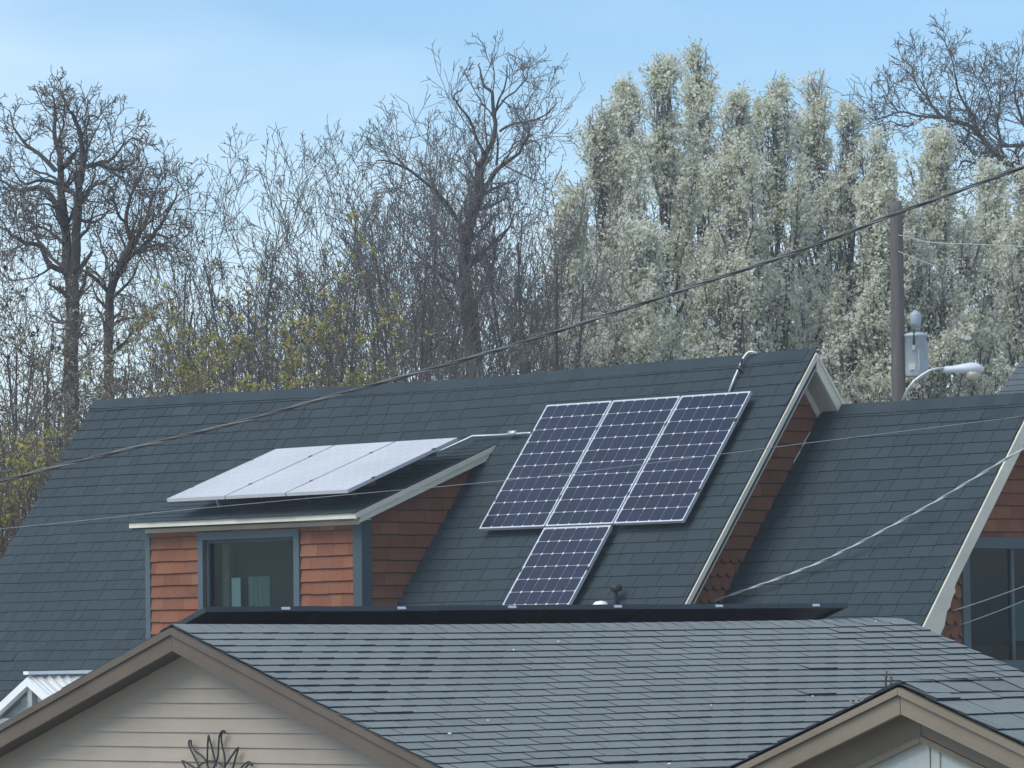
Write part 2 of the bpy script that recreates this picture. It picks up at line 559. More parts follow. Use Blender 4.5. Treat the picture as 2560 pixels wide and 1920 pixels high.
def place_rows(items, frame, exp, unit, name, parent, mats, rng, lift, thick, sag=None, limit=300, visible=None, wmat=None, bad=0.012):
    """frame: (origin, u_dir, upslope_dir, normal) in the parent's space; s counts down from origin.
    The pieces that show largest become single objects, the rest one joined 'stuff' part."""
    O_, U, S_, N_ = [np.array(x, float) for x in frame]
    rec = []
    for (u, s, wd, tn) in items:
        P = O_ + U * u - S_ * s
        if sag:
            P = P + np.array([0, 0, sag(u + wd / 2, s)])
        score = 0.0
        if wmat is not None:
            q = np.array([P, P + U * wd, P + U * wd + S_ * exp, P + S_ * exp])
            qw = (wmat[:3, :3] @ q.T).T + wmat[:3, 3]
            px = project(qw)
            x, y = px[:, 0], px[:, 1]
            area = 0.5 * abs(np.dot(x, np.roll(y, 1)) - np.dot(y, np.roll(x, 1)))
            c = px.mean(0)
            ok = (-10 < c[0] < 2570) and (0 < c[1] < 1930) and (visible is None or visible(c, u, s))
            score = area if ok else -1.0
        lf = 1.0 + rng.gauss(0, 0.05)
        if rng.random() < bad:
            lf += rng.uniform(0.3, 0.7)
        tw = rng.gauss(0, 0.004)
        rec.append((score, P, wd, tn, lf, tw))
    rec.sort(key=lambda r: -r[0])
    singles = [r for r in rec[:limit] if r[0] > 0]
    rest = rec[len(singles):]
    for (sc, P, wd, tn, lf, tw) in singles:
        o = bpy.data.objects.new(name, unit)
        col.objects.link(o)
        o.parent = parent
        u2 = U * math.cos(tw) + S_ * math.sin(tw)
        s2 = -U * math.sin(tw) + S_ * math.cos(tw)
        o.matrix_local = Matrix(((u2[0] * wd, s2[0] * exp, N_[0] * lf, P[0]), (u2[1] * wd, s2[1] * exp, N_[1] * lf, P[1]), (u2[2] * wd, s2[2] * exp, N_[2] * lf, P[2]), (0, 0, 0, 1)))
        o.color = (tn, tn, tn, 1)
    if rest:
        n = len(rest)
        V = np.zeros((n, 8, 3))
        T = np.zeros((n, 6))
        for i, (sc, P, wd, tn, lf, tw) in enumerate(rest):
            h0, h1 = lift * lf, (lift + thick) * lf
            A, B, C = P, P + U * wd, S_ * exp * 1.3
            V[i] = [A + N_ * h0, B + N_ * h0, B + C, A + C, A + N_ * h1, B + N_ * h1, B + C + N_ * .0015, A + C + N_ * .0015]
            T[i] = tn
        q = np.array([(3, 2, 1, 0), (4, 5, 6, 7), (0, 1, 5, 4), (1, 2, 6, 5), (2, 3, 7, 6), (3, 0, 4, 7)])
        Fq = (q[None] + (np.arange(n) * 8)[:, None, None]).reshape(-1, 4)
        mi = np.tile([1, 0, 1, 1, 1, 1], n)
        me = mesh_quads('shingle_courses', V.reshape(-1, 3), Fq, T.ravel(), mi)
        o = link('shingle_courses', me, parent, mats)
        o['kind'] = 'stuff'

def clip_poly(poly, planes):
    """poly: 2D pts; planes: (a,b,c) keep a*x+b*y<=c"""
    for a, b, c in planes:
        o_ = []
        for i in range(len(poly)):
            p, q = poly[i], poly[(i + 1) % len(poly)]
            dp, dq = a * p[0] + b * p[1] - c, a * q[0] + b * q[1] - c
            if dp <= 0:
                o_.append(p)
            if dp * dq < 0:
                t_ = dp / (dp - dq)
                o_.append((p[0] + t_ * (q[0] - p[0]), p[1] + t_ * (q[1] - p[1])))
        poly = o_
        if len(poly) < 3:
            return []
    return poly
def wall_shingles(rng, x0, x1, z0, z1, exp, planes, to3, nrm, parent, holes=(), scallop_below=None, off=(0, 0, 0), wr=(0.15, 0.34), phase=0.0):
    """cedar courses on a wall plane; to3(x,z)->3D local, nrm = outward normal"""
    n = int((z1 - z0) / exp) + 1
    nrm = np.array(nrm, float)
    made = 0
    for i in range(n):
        zt = z1 - i * exp + phase
        zb = zt - exp
        sc = scallop_below is not None and zb < scallop_below
        x = x0 - (0.06 if i % 2 else 0.0) - (0 if sc else rng.uniform(0, 0.1))
        while x < x1:
            wd = 0.125 if sc else rng.uniform(*wr)
            a, b = max(x, x0), min(x + wd, x1)
            dz = rng.gauss(0, 0.0022)
            if b - a > 0.015:
                if sc:
                    r = wd / 2
                    cx = x + r
                    arc = [(cx + r * 0.98 * math.cos(g), zb + r * 0.75 + r * 0.9 * math.sin(g)) for g in [math.pi + math.pi * k / 8 for k in range(9)]]
                    poly = arc + [(x + wd * .99, zt), (x + wd * 0.01, zt)]
                    poly = clip_poly(poly, [(-1, 0, -x0), (1, 0, x1)])
                else:
                    poly = [(a + .0015, zb + dz), (b - .0015, zb + dz), (b - .0015, zt + .004), (a + .0015, zt + .004)]
                segs = [poly]
                for (hx0, hx1, hz0, hz1) in holes:
                    nw = []
                    for pl in segs:
                        if not pl: continue
                        xs = [p[0] for p in pl]; zs = [p[1] for p in pl]
                        if max(xs) <= hx0 or min(xs) >= hx1 or max(zs) <= hz0 or min(zs) >= hz1:
                            nw.append(pl); continue
                        nw.append(clip_poly(pl, [(1, 0, hx0)]))
                        nw.append(clip_poly(pl, [(-1, 0, -hx1)]))
                        mid = clip_poly(pl, [(-1, 0, -hx0), (1, 0, hx1)])
                        if mid:
                            nw.append(clip_poly(mid, [(0, 1, hz0)]))
                            nw.append(clip_poly(mid, [(0, -1, -hz1)]))
                    segs = nw
                for pl in segs:
                    pl = clip_poly(pl, planes) if pl else []
                    if len(pl) < 3:
                        continue
                    ar = 0.5 * abs(sum(pl[k][0] * pl[(k + 1) % len(pl)][1] - pl[(k + 1) % len(pl)][0] * pl[k][1] for k in range(len(pl))))
                    if ar < 2e-4:
                        continue
                    m = MB()
                    th = 0.021
                    front, back, lowv = [], [], []
                    zmin = min(z for _, z in pl)
                    for (px, pz) in pl:
                        isl = (pz < zb + .004 + dz) or (sc and pz < zb + wd * .40)
                        lowv.append(isl)
                        pf = pz + (.011 if isl else 0.0)  # butt tilted forward so its painted shade line shows
                        h = 0.004 + th * min(1.0, max(0.0, (zt - pz) / exp))
                        front.append(np.array(to3(px, pf)) + nrm * h)
                        back.append(np.array(to3(px, pz)) + nrm * .003)
                    k = len(pl)
                    m.v = [tuple(p + np.array(off)) for p in front + back]
                    m.f = [tuple(range(k))] + [(j, k + j, k + (j + 1) % k, (j + 1) % k) for j in range(k)]
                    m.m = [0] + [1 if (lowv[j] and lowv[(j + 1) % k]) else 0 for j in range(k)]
                    o = m.build('wall_shingle', [M['cedar'], M['cedarshade']], parent)
                    tn = min(1, max(0, rng.gauss(0.45, 0.15)))
                    o.color = (tn, tn, tn, 1)
                    made += 1
            x += wd
    return made

# ================================================================== the ground
def hit(px, py, P0, n):
    d = ray(px, py)
    o = np.array([0, 0, CAMZ])
    t_ = ((np.array(P0) - o) @ n) / (d @ n)
    return o + d * t_
UPLAND = 2.0
def ground_z(y):
    t_ = min(1, max(0, (y - 31.5) / 5.5))
    return UPLAND * t_ * t_ * (3 - 2 * t_)
_xs = [-3000, -400, -120, -40, -20, -10, 0, 10, 20, 40, 120, 400, 3000]
_ys = [-300, -40, 0, 15, 25, 31.5] + [31.5 + 5.5 * k / 10 for k in range(1, 11)] + [45, 60, 90, 150, 400, 1500, 5000]
gV = [(x, y, ground_z(y)) for y in _ys for x in _xs]
gF = [(j * len(_xs) + i, j * len(_xs) + i + 1, (j + 1) * len(_xs) + i + 1, (j + 1) * len(_xs) + i) for j in range(len(_ys) - 1) for i in range(len(_xs) - 1)]
gme = bpy.data.meshes.new('ground')
gme.from_pydata(gV, [], gF)
tag(link('ground', gme, None, M['ground']), kind='structure')

# ================================================================== the cedar cottage (behind)
YAW_A, PA = 0.8270015, 0.9230907
OA = np.array([0.36663426, 47.98288939, 2.46478853 + CAMZ])
uA = np.array([math.cos(YAW_A), -math.sin(YAW_A), 0])
yA = np.array([math.sin(YAW_A), math.cos(YAW_A), 0])
ZA = OA[2] - UPLAND
def locA(P):
    q = P - OA
    return (q @ uA, q @ yA, q[2])
def wA(u, y, z):
    return OA + uA * u + yA * y + np.array([0, 0, z])
cott = empty('cedar_cottage', (OA[0], OA[1], UPLAND), -YAW_A)
tag(cott, 'red cedar-shingled cottage with steep dark roof, shed dormer and lower right wing', 'house')
offA = (0, 0, ZA)
matA = np.eye(4)
matA[:3, 0], matA[:3, 1], matA[:3, 3] = uA, yA, (OA[0], OA[1], UPLAND)
cA, sA = math.cos(PA), math.sin(PA)
tA = sA / cA
RY, RZ = 0.45, 0.39
def lerp_tab(tab, x):
    for (a, b), (c, d) in zip(tab, tab[1:]):
        if x <= c:
            k = (x - a) / (c - a)
            k = min(1, max(0, k))
            return b + (d - b) * k
    return tab[-1][1]
SAGA = [(-8.45, 0.048), (-5.98, 0.011), (-3.9, -0.022), (-1.83, -0.042), (0.37, -0.025), (1.9, -0.012), (3.5, 0.006)]
def sagA(u, s):
    return lerp_tab(SAGA, u) * max(0.0, 1 - s / 1.6)
def deck(name, u0, u1, ry, rz, tn, run_f, run_r, th, sag, parent, mat, off, n=10, drop=0.012):
    """two-slope roof slab lofted along u, following the sag of the ridge"""
    m = MB()
    sts = [u0 + (u1 - u0) * k / n for k in range(n + 1)]
    cs_, th_v = math.cos(math.atan(tn)), th / math.cos(math.atan(tn))
    rings = []
    for u in sts:
        pts = []
        for yy in (-run_f, -run_f * .35, 0, run_r * .35, run_r):
            s = abs(yy) / cs_
            pts.append((u, ry + yy, rz - drop - abs(yy) * tn + (sag(u, s) if sag else 0)))
        bot = [(u, ry + run_r, rz - drop - run_r * tn - th_v), (u, ry, rz - drop - th_v + (sag(u, 0) if sag else 0)), (u, ry - run_f, rz - drop - run_f * tn - th_v)]
        rings.append(pts + bot)
    k = 8
    for r in rings:
        m.v += r
    for i in range(n):
        for j in range(k):
            j2 = (j + 1) % k
            m.f.append((i * k + j, (i + 1) * k + j, (i + 1) * k + j2, i * k + j2))
            m.m.append(0)
    m.f.append(tuple(range(k)))
    m.f.append(tuple(n * k + j for j in reversed(range(k))))
    m.m += [0, 0]
    return m.build(name, [mat], parent, off=off)
def ridge_caps(u0, u1, ry, rz, tn, sag, parent, unit, mats, rng, off, piece=0.25, expo=0.14, w_=0.13, up=1):
    """saddle pieces along a ridge; each one an object sharing the mesh"""
    n = int((u1 - u0) / expo)
    for i in range(n + 1):
        u = u0 + i * expo
        o = bpy.data.objects.new('ridge_cap', unit)
        col.objects.link(o)
        o.parent = parent
        o.location = (u + off[0], ry + off[1], rz + off[2] + (sag(u, 0) if sag else 0) + rng.gauss(0, 0.0015))
        o.rotation_euler = (0, 0, rng.gauss(0, 0.006))
        o.color = (min(1, max(0, rng.gauss(.5, .2))),) * 3 + (1,)
def cap_unit(tn, w_, piece, th, mats, lift=0.012):
    m = MB()
    c_ = math.cos(math.atan(tn))
    yy, zz = w_ * c_, w_ * c_ * tn
    for sg in (-1, 1):
        b = [(0, 0, lift), (0, sg * yy, -zz + lift), (piece, sg * yy, -zz + .004), (piece, 0, 0.004)]
        t_ = [(p[0], p[1] * (1 + .04), p[2] + th) for p in b]
        m.hexa(b, t_, mats=[1, 0, 1, 1, 1, 1])
    me = bpy.data.meshes.new('ridge_cap')
    me.from_pydata(m.v, [], m.f)
    me.polygons.foreach_set('material_index', m.m)
    for x in mats:
        me.materials.append(x)
    return me

rngA = random.Random(11)
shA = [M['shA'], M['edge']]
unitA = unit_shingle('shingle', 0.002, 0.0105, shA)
EAVE_S = 4.5
roofA = deck('roof', -8.44, 3.49, RY, RZ, tA, EAVE_S * cA, EAVE_S * cA, 0.09, sagA, cott, M['shA'], offA)
def covered_by_front(c):
    x, y = c
    if x < 430: return y > 1563 + .572 * (430 - x)
    if x < 512: return y > 1563 - .58 * (x - 430)
    if x < 2110: return y > 1508
    if x < 2244: return y > 1545
    return y > 1544 + .437 * (x - 2244)
def visA(c, u, s):
    if covered_by_front(c): return False
    if -4.46 < u < -0.9 and s > 0.9: return False
    if -0.1 < u < 3.0 and -0.05 < s - .9 < 1.75: return False
    return True
itemsA = rows(rngA, -8.45, 3.5, EAVE_S, 0.141, (0.14, 0.42), 0.006)
itemsA = [i for i in itemsA if not (-4.2 < i[0] and i[0] + i[2] < -1.0 and i[1] > 1.3)]
place_rows(itemsA, ((0, RY, RZ + ZA), (1, 0, 0), (0, cA, sA), (0, -sA, cA)), 0.141, unitA, 'shingle', roofA, shA, rngA, 0.002, 0.0105, sagA, 190, visA, matA)
capA = cap_unit(tA, 0.135, 0.30, 0.008, shA)
ridge_caps(-8.45, 3.28, RY, RZ + 0.01, tA, sagA, roofA, capA, shA, rngA, offA, 0.30, 0.21)

# walls of the main block
m = MB()
def gable_prism(m, u0, u1, pts, mat=0):
    m.prism([(u0, y, z) for y, z in pts], (u1 - u0, 0, 0), mat)
gable_prism(m, -8.15, 3.235, [(-1.85, -ZA), (2.75, -ZA), (2.75, -2.75), (RY, RZ - .17), (-1.85, -2.75)])
wallA = m.build('wall', [M['cedar']], cott, off=offA)
rngW = random.Random(5)
wall_shingles(rngW, -1.7, 1.15, -2.35, 0.22, 0.133, [(-tA, 1, RZ - .185 - tA * RY), (tA, 1, RZ - .185 + tA * RY), (1.31, -1, 1.31 * .8 + .17 + .10)],
              lambda y, z: (3.237, y, z), (1, 0, 0), wallA, (), -1.62, offA, phase=0.03)
# rake boards, soffit and frieze of the right gable
def rake(name, u0, u1, ry, rz, tn, sgn, run, top, bot, parent, mat, off, start=0.0):
    """board in the gable plane below the roof line: vertical offsets top..bot, from y=ry (+start) out to run"""
    m = MB()
    y0, y1 = ry + sgn * start, ry + sgn * run
    z0, z1 = rz - start * tn, rz - run * tn
    a = [(u0, y0, z0 - bot), (u0, y1, z1 - bot), (u0, y1, z1 - top), (u0, y0, z0 - top)]
    m.prism(a, (u1 - u0, 0, 0))
    return m.build(name, [mat], parent, off=off)
RUNA = EAVE_S * cA
rake('rake_board', 3.494, 3.516, RY, RZ, tA, -1, RUNA, 0.014, 0.092, cott, M['cream'], offA)
rake('rake_board', 3.494, 3.516, RY, RZ, tA, 1, RUNA, 0.014, 0.200, cott, M['cream'], offA)
rake('rake_trim', 3.517, 3.527, RY, RZ, tA, 1, RUNA, 0.012, 0.06, cott, M['cream'], offA, 0.008)
rake('soffit', 3.24, 3.493, RY, RZ, tA, 1, RUNA, 0.172, 0.195, cott, M['creamsoff'], offA)
rake('soffit', 3.24, 3.493, RY, RZ, tA, -1, RUNA, 0.172, 0.195, cott, M['creamsoff'], offA)
rake('frieze_board', 3.238, 3.262, RY, RZ, tA, 1, 1.6, 0.196, 0.30, cott, M['cream'], offA)

# ---------------- shed dormer
DT = 0.376                       # dormer roof slope
DY, DZ = -2.12, -1.137           # eave line
DP = math.atan(DT)
def dz(y): return DZ + DT * (y - DY)
m = MB()
m.prism([(-4.44, DY + .01, dz(DY) - .012), (-4.44, -0.02, dz(-0.02) - .012), (-4.44, -0.02, dz(-0.02) - .08), (-4.44, DY + .01, dz(DY) - .08)], (3.77, 0, 0))
droof = m.build('dormer_roof', [M['shA']], cott, off=offA)
rngD = random.Random(21)
unitD = unit_shingle('shingle', 0.003, 0.008, shA)
DS = (0.02 - DY + 0.10) / math.cos(DP)
itD = rows(rngD, -4.47, -0.645, DS, 0.127, (0.16, 0.40), 0.004)
Ytop = DY + DS * math.cos(DP)
place_rows(itD, ((0, Ytop - .015, dz(Ytop - .015) + ZA), (1, 0, 0), (0, math.cos(DP), math.sin(DP)), (0, -math.sin(DP), math.cos(DP))), 0.127, unitD, 'shingle', droof, shA, rngD, 0.003, 0.008, None, 30,
           lambda c, u, s: s > DS - .5, matA)
# eave fascia, soffit, frieze, rake boards
m = MB(); m.box(-4.46, -0.652, DY - .012, DY + .009, dz(DY) - .062, dz(DY) - .006)
m.build('eave_fascia', [M['cream']], cott, off=offA)
m = MB(); m.box(-4.45, -0.66, DY + .010, -1.905, dz(DY) - .075, dz(DY) - .063)
m.build('soffit', [M['creamsoff']], cott, off=offA)
m = MB(); m.box(-4.437, -0.80, -1.925, -1.903, dz(DY) - .118, dz(DY) - .076)
m.build('frieze_board', [M['creamsoff']], cott, off=offA)
for nm, u0, u1, tp, bt, y0 in (('rake_board', -0.662, -0.640, .006, .062, DY - .010), ('rake_board', -0.676, -0.654, .063, .128, DY + .06), ('rake_trim', -0.82, -0.677, .085, .10, DY + .10)):
    m = MB()
    m.prism([(u0, y0, dz(y0) - bt), (u0, -0.05, dz(-0.05) - bt), (u0, -0.05, dz(-0.05) - tp), (u0, y0, dz(y0) - tp)], (u1 - u0, 0, 0))
    m.build(nm, [M['cream']], cott, off=offA)
# walls round the window opening (window is a real hole with a dark room behind)
WX0, WX1, WZ0, WZ1 = -3.42, -1.885, -2.42, -1.355
m = MB()
for b in ((-4.437, WX0, -3.2, -1.18), (WX1, -0.822, -3.2, -1.18), (WX0, WX1, -3.2, WZ0), (WX0, WX1, WZ1, -1.18)):
    m.box(b[0], b[1], -1.899, -1.80, b[2], b[3])
dwall = m.build('dormer_wall', [M['cedar']], cott, off=offA)
for u0, u1 in ((-0.90, -0.822), (-4.437, -4.36)):
    m = MB()
    m.prism([(u0, -1.79, -3.2), (u0, -0.02, dz(-0.02) - .09), (u0, -1.79, dz(-1.79) - .09)], (u1 - u0, 0, 0))
    m.prism([(u0, -1.79, -3.2), (u0, 0.2, -3.2), (u0, 0.2, -.5), (u0, -0.02, dz(-0.02) - .09)], (u1 - u0, 0, 0))
    m.build('dormer_cheek', [M['cedar']], cott, off=offA)
wall_shingles(rngW, -4.358, -0.932, -2.45, dz(DY) - .115, 0.1325, [], lambda x, z: (x, -1.900, z), (0, -1, 0), dwall, ((-3.50, -1.80, -2.55, -1.275),), None, offA, (0.16, 0.36), phase=0.07)
wall_shingles(rngW, -1.79, 0.1, -2.15, -0.42, 0.1325, [(-DT, 1, DZ - .09 - DT * DY), (tA, -1, tA * RY - RZ + .06)], lambda y, z: (-0.821, y, z), (1, 0, 0), dwall, (), None, offA, (0.16, 0.36), phase=-0.02)
for b in ((-0.932, -0.818, -1.928, -1.900), (-4.440, -4.358, -1.928, -1.900)):
    m = MB(); m.box(b[0], b[1], b[2], b[3], -3.2, dz(DY) - .119)
    m.build('corner_board', [M['slatelite'] if b[0] < -2 else M['slate']], cott, off=offA)
m = MB(); m.prism([(-0.820, -1.928, -3.2), (-0.820, -1.79, -3.2), (-0.820, -1.79, dz(-1.79) - .13), (-0.820, -1.928, dz(-1.928) - .13)], (0.03, 0, 0))
m.build('corner_board', [M['slate']], cott, off=offA)
# window of the dormer
m = MB(); m.box(WX0, WX1, -1.86, -1.852, WZ0, WZ1)
win = m.build('window', [M['glass']], cott, off=offA)
for nm, b in (('window_casing', (-3.505, WX0, -1.94, -1.90, WZ0 - .09, WZ1)), ('window_casing', (WX1, -1.795, -1.94, -1.90, WZ0 - .09, WZ1)), ('window_casing', (-3.505, -1.795, -1.943, -1.90, WZ1, -1.276)), ('window_sill', (-3.53, -1.77, -1.97, -1.90, WZ0 - .13, WZ0 - .09))):
    m = MB(); m.box(*b); m.build(nm, [M['slatelite']], win, off=offA)
for b in ((WX0, WX0 + .035, WZ0, WZ1), (WX1 - .03, WX1, WZ0, WZ1), (WX0 + .035, WX1 - .03, WZ1 - .035, WZ1)):
    m = MB(); m.box(b[0], b[1], -1.885, -1.845, b[2], b[3]); m.build('sash', [M['slate']], win, off=offA)
m = MB(); m.box(-3.25, -3.14, -1.80, -1.74, WZ0, WZ1 - .04); m.build('inner_casing', [M['innerwood']], win, off=offA)
m = MB(); m.box(-3.135, -2.985, -1.77, -1.76, WZ0 - .1, -1.77); m.build('blind', [M['blind']], win, off=offA)
def curtain(x0, x1, z0, z1, y):
    m = MB(); n = 14; pts = []
    for k in range(n + 1):
        pts.append((x0 + (x1 - x0) * k / n, y + .012 * math.sin(k * 1.9)))
    for (a, b), (c, d) in zip(pts, pts[1:]):
        m.hexa([(a, b, z0), (c, d, z0), (c, d + .006, z0), (a, b + .006, z0)], [(a, b, z1), (c, d, z1), (c, d + .006, z1), (a, b + .006, z1)])
    m.build('curtain', [M['curtain']], win, off=offA)
curtain(-2.93, -2.58, WZ0 - .1, -1.76, -1.70)
curtain(-2.18, -1.86, WZ0 - .1, -1.755, -1.70)
m = MB(); m.box(-4.35, -0.9, -1.668, -1.662, -2.42, -1.2); m.build('room_wall', [M['dark']], win, off=offA)

# ---------------- lower right wing
CT = 1.31
CP = math.atan(CT)
CY, CZ = 0.80, -0.17
CU1 = 6.096
CRUN = 2.42
wroof = deck('wing_roof', 3.24, CU1 - .006, CY, CZ, CT, CRUN, CRUN, 0.085, None, cott, M['shA'], offA, 4)
rngC = random.Random(31)
itC = rows(rngC, 3.24, CU1 + .006, CRUN / math.cos(CP), 0.141, (0.15, 0.42), 0.006)
place_rows(itC, ((0, CY, CZ + ZA), (1, 0, 0), (0, math.cos(CP), math.sin(CP)), (0, -math.sin(CP), math.cos(CP))), 0.141, unitA, 'shingle', wroof, shA, rngC, 0.002, 0.0105, None, 80, lambda c, u, s: not covered_by_front(c), matA)
capC = cap_unit(CT, 0.135, 0.30, 0.008, shA)
ridge_caps(3.30, CU1 - .24, CY, CZ + .01, CT, None, wroof, capC, shA, rngC, offA, 0.30, 0.21)
WU = 5.79
HX0, HX1, HZ0, HZ1 = 0.105, 1.50, -2.735, -1.652      # window hole (y range, z range)
m = MB()
gable_prism(m, 3.2, WU - .12, [(-1.2, -ZA), (2.8, -ZA), (2.8, -3.0), (2.55, -2.6), (-0.95, -2.6), (-1.2, -3.0)])
gw = lambda y: CZ - .16 - CT * abs(y - CY)
for b in ((-1.25, HX0), (HX1, 2.85)):
    pl = clip_poly([(b[0], -ZA), (b[1], -ZA), (b[1], 1), (b[0], 1)], [(-CT, 1, CZ - .16 - CT * CY), (CT, 1, CZ - .16 + CT * CY)])
    gable_prism(m, WU - .10, WU, pl)
gable_prism(m, WU - .10, WU, [(HX0, -ZA), (HX1, -ZA), (HX1, HZ0), (HX0, HZ0)])
gable_prism(m, WU - .10, WU, clip_poly([(HX0, HZ1), (HX1, HZ1), (HX1, 1), (HX0, 1)], [(-CT, 1, CZ - .16 - CT * CY), (CT, 1, CZ - .16 + CT * CY)]))
wwall = m.build('wing_wall', [M['cedar']], cott, off=offA)
wall_shingles(rngW, -0.8, 1.25, -2.8, CZ - .2, 0.1275, [(-CT, 1, CZ - .17 - CT * CY), (CT, 1, CZ - .17 + CT * CY)], lambda y, z: (WU + .001, y, z), (1, 0, 0), wwall, ((0.005, 1.60, -2.87, -1.545),), -1.80, offA, phase=0.02)
m = MB(); m.box(WU - .06, WU - .052, HX0, HX1, HZ0, HZ1)
win2 = m.build('wing_window', [M['glass']], cott, off=offA)
for b in ((0.0, HX0, HZ0, HZ1), (HX1, 1.605, HZ0, HZ1), (0.0, 1.605, HZ1, -1.545), (-.02, 1.625, HZ0 - .11, HZ0)):
    m = MB(); m.box(WU, WU + .036 + (.02 if b[0] < 0 else 0), b[0], b[1], b[2], b[3]); m.build('window_casing', [M['slatelite']], win2, off=offA)
m = MB(); m.box(WU - .08, WU - .03, 0.782, 0.825, HZ0, HZ1); m.build('mullion', [M['slatelite']], win2, off=offA)
m = MB(); m.box(WU - .35, WU - .34, -0.02, 1.9, -2.74, -1.6); m.build('room_wall', [M['dark']], win2, off=offA)
m = MB(); m.box(WU - .16, WU - .15, 0.86, 1.3, -2.55, -2.18); m.build('blind', [M['curtain']], win2, off=offA)
# barge board with a shaped, widened foot
m = MB()
def cz_(y): return CZ + CT * (y - CY)
prof = [(CY, CZ - .012)]
run2 = CRUN + .02
prof.append((CY - run2, cz_(CY - run2) - .012))
foot = [(-1.02, -0.05), (-0.90, 0.0), (-0.80, 0.02), (-0.70, 0.0), (-0.655, .02)]
low = [(CY - run2 + .16, cz_(CY - run2) - .03), (-1.05 + .18, -2.75), (-0.655, -2.47), (-0.600, -2.39), (-0.585, -2.33), (-0.565, -2.26), (-0.520, -2.22), (-0.500, -2.16), (-0.470, -2.11), (-0.440, -2.075), (-0.450, -2.03), (-0.425, -1.985), (CY, CZ - .21)]
m.prism([(CU1, y, z) for y, z in prof + low], (0.026, 0, 0))
m.build('barge_board', [M['cream']], cott, off=offA)
rake('barge_board', CU1, CU1 + .026, CY, CZ, CT, 1, CRUN, .012, .21, cott, M['cream'], offA, 0.001)
for sg in (-1, 1):
    rake('soffit', WU + .01, CU1 - .001, CY, CZ, CT, sg, CRUN, .165, .185, cott, M['creamsoff'], offA)
# scraps of bright step flashing where the wing roof meets the main gable wall
for s_ in (0.42, 0.62):
    y0 = CY - s_ * math.cos(CP); z0 = CZ - s_ * math.sin(CP)
    m = MB(); m.prism([(3.258, y0 - .06, z0 - .079), (3.258, y0 + .06, z0 + .079), (3.258, y0 + .05, z0 + .095), (3.258, y0 - .07, z0 - .045)], (.006, 0, 0))
    m.build('step_flashing', [M['flash']], cott, off=offA)

# ---------------- pipes and vents on the cottage roof
nAw = -yA * sA + np.array([0, 0, cA])
P0A = wA(0, RY, RZ)
def onroof(px, py, h=0.0):
    P = hit(px, py, P0A, nAw)
    return P + nAw * h
pipe = MB()
pts = [onroof(1827, 985, .03), onroof(1842, 951, .04), onroof(1855, 927, .05), onroof(1866, 906, .06), onroof(1873, 896, .06), onroof(1880, 889.5, .06), onroof(1888, 887, .05), onroof(1897, 887.5, .02)]
pipe.tube(pts, 0.013, 8)
po = pipe.build('conduit', [M['galv']], None, True)
tag(po, 'bent galvanised conduit rising from the large panel array over the cottage ridge', 'conduit')
m = MB()
a = onroof(1857, 934, 0.0); b = onroof(1857, 934, .10)
m.tube([a, b, b + np.array([.04, 0, .02]), b + np.array([.05, 0, .09])], .012, 6)
tag(m.build('conduit_bracket', [M['ventblack']], None), 'small black bracket holding the bent conduit on the dark roof', 'bracket')
m = MB()
p1 = wA(-1.06, -0.62, dz(-0.62) + .10)
cp = [wA(-1.30, -0.72, dz(-0.72) + .08), p1, onroof(1190, 1099, .06), onroof(1255, 1095, .05), onroof(1325, 1090, .05), onroof(1345, 1089, .04)]
m.tube(cp, .013, 8)
q = onroof(1290, 1092, .06)
m.tube([q - uA * .05, q + uA * .05], .03, 8)
tag(m.build('conduit', [M['galv']], None, True), 'straight pale conduit linking the dormer panels to the large array', 'conduit')
m = MB()
a = onroof(1541, 1520, 0); 
m.tube([a - np.array([0, 0, .1]), a + np.array([0, 0, .13]), a + np.array([-.02, 0, .17])], .022, 8)
m.lathe([(.02, -.02), (.055, -.01), (.06, .03), (.045, .055), (.0, .06)], a + np.array([0.0, 0, .18]), 12)
tag(m.build('vent_pipe', [M['ventblack']], None, True), 'short black vent pipe with round cap low on the cottage roof', 'vent')
m = MB()
a = onroof(1505, 1516, 0.02)
m.lathe([(.085, -.05), (.08, .01), (.055, .035), (.0, .045)], a, 14)
tag(m.build('roof_vent', [M['white']], None, True), 'small white domed vent peeping over the row of black panels', 'vent')

# ================================================================== solar panels
PWID, PLEN, PTH = 0.992, 1.65, 0.036
def oct_cell(cw, ch, c):
    m = MB()
    a, b = cw / 2, ch / 2
    pts = [(-a + c, -b), (a - c, -b), (a, -b + c), (a, b - c), (a - c, b), (-a + c, b), (-a, b - c), (-a, -b + c)]
    m.prism([(x, y, 0.0) for x, y in reversed(pts)], (0, 0, 0.0008))
    me = bpy.data.meshes.new('cell')
    me.from_pydata(m.v, [], m.f)
    me.materials.append(M['cell'])
    return me
CELL = oct_cell(0.1568, 0.1580, 0.0135)
def frame_mesh(mat, lip):
    m = MB()
    w_, l_, t_ = PWID, PLEN, PTH
    m.box(0, w_, 0, lip, -t_, 0); m.box(0, w_, l_ - lip, l_, -t_, 0)
    m.box(0, lip, lip, l_ - lip, -t_, 0); m.box(w_ - lip, w_, lip, l_ - lip, -t_, 0)
    me = bpy.data.meshes.new('frame')
    me.from_pydata(m.v, [], m.f)
    me.materials.append(mat)
    return me
FRAME = frame_mesh(M['alu'], 0.013)
FRAME_B = frame_mesh(M['black_alu'], 0.016)
def sheet_mesh(mat, z0, z1, lip=0.013):
    m = MB(); m.box(lip, PWID - lip, lip, PLEN - lip, z0, z1)
    me = bpy.data.meshes.new('back_sheet'); me.from_pydata(m.v, [], m.f); me.materials.append(mat)
    return me
SHEET = sheet_mesh(M['backsheet'], -0.008, -0.003)
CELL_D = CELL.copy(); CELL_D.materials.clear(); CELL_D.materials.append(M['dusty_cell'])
SHEET_D = sheet_mesh(M['dusty_backsheet'], -0.008, -0.003)
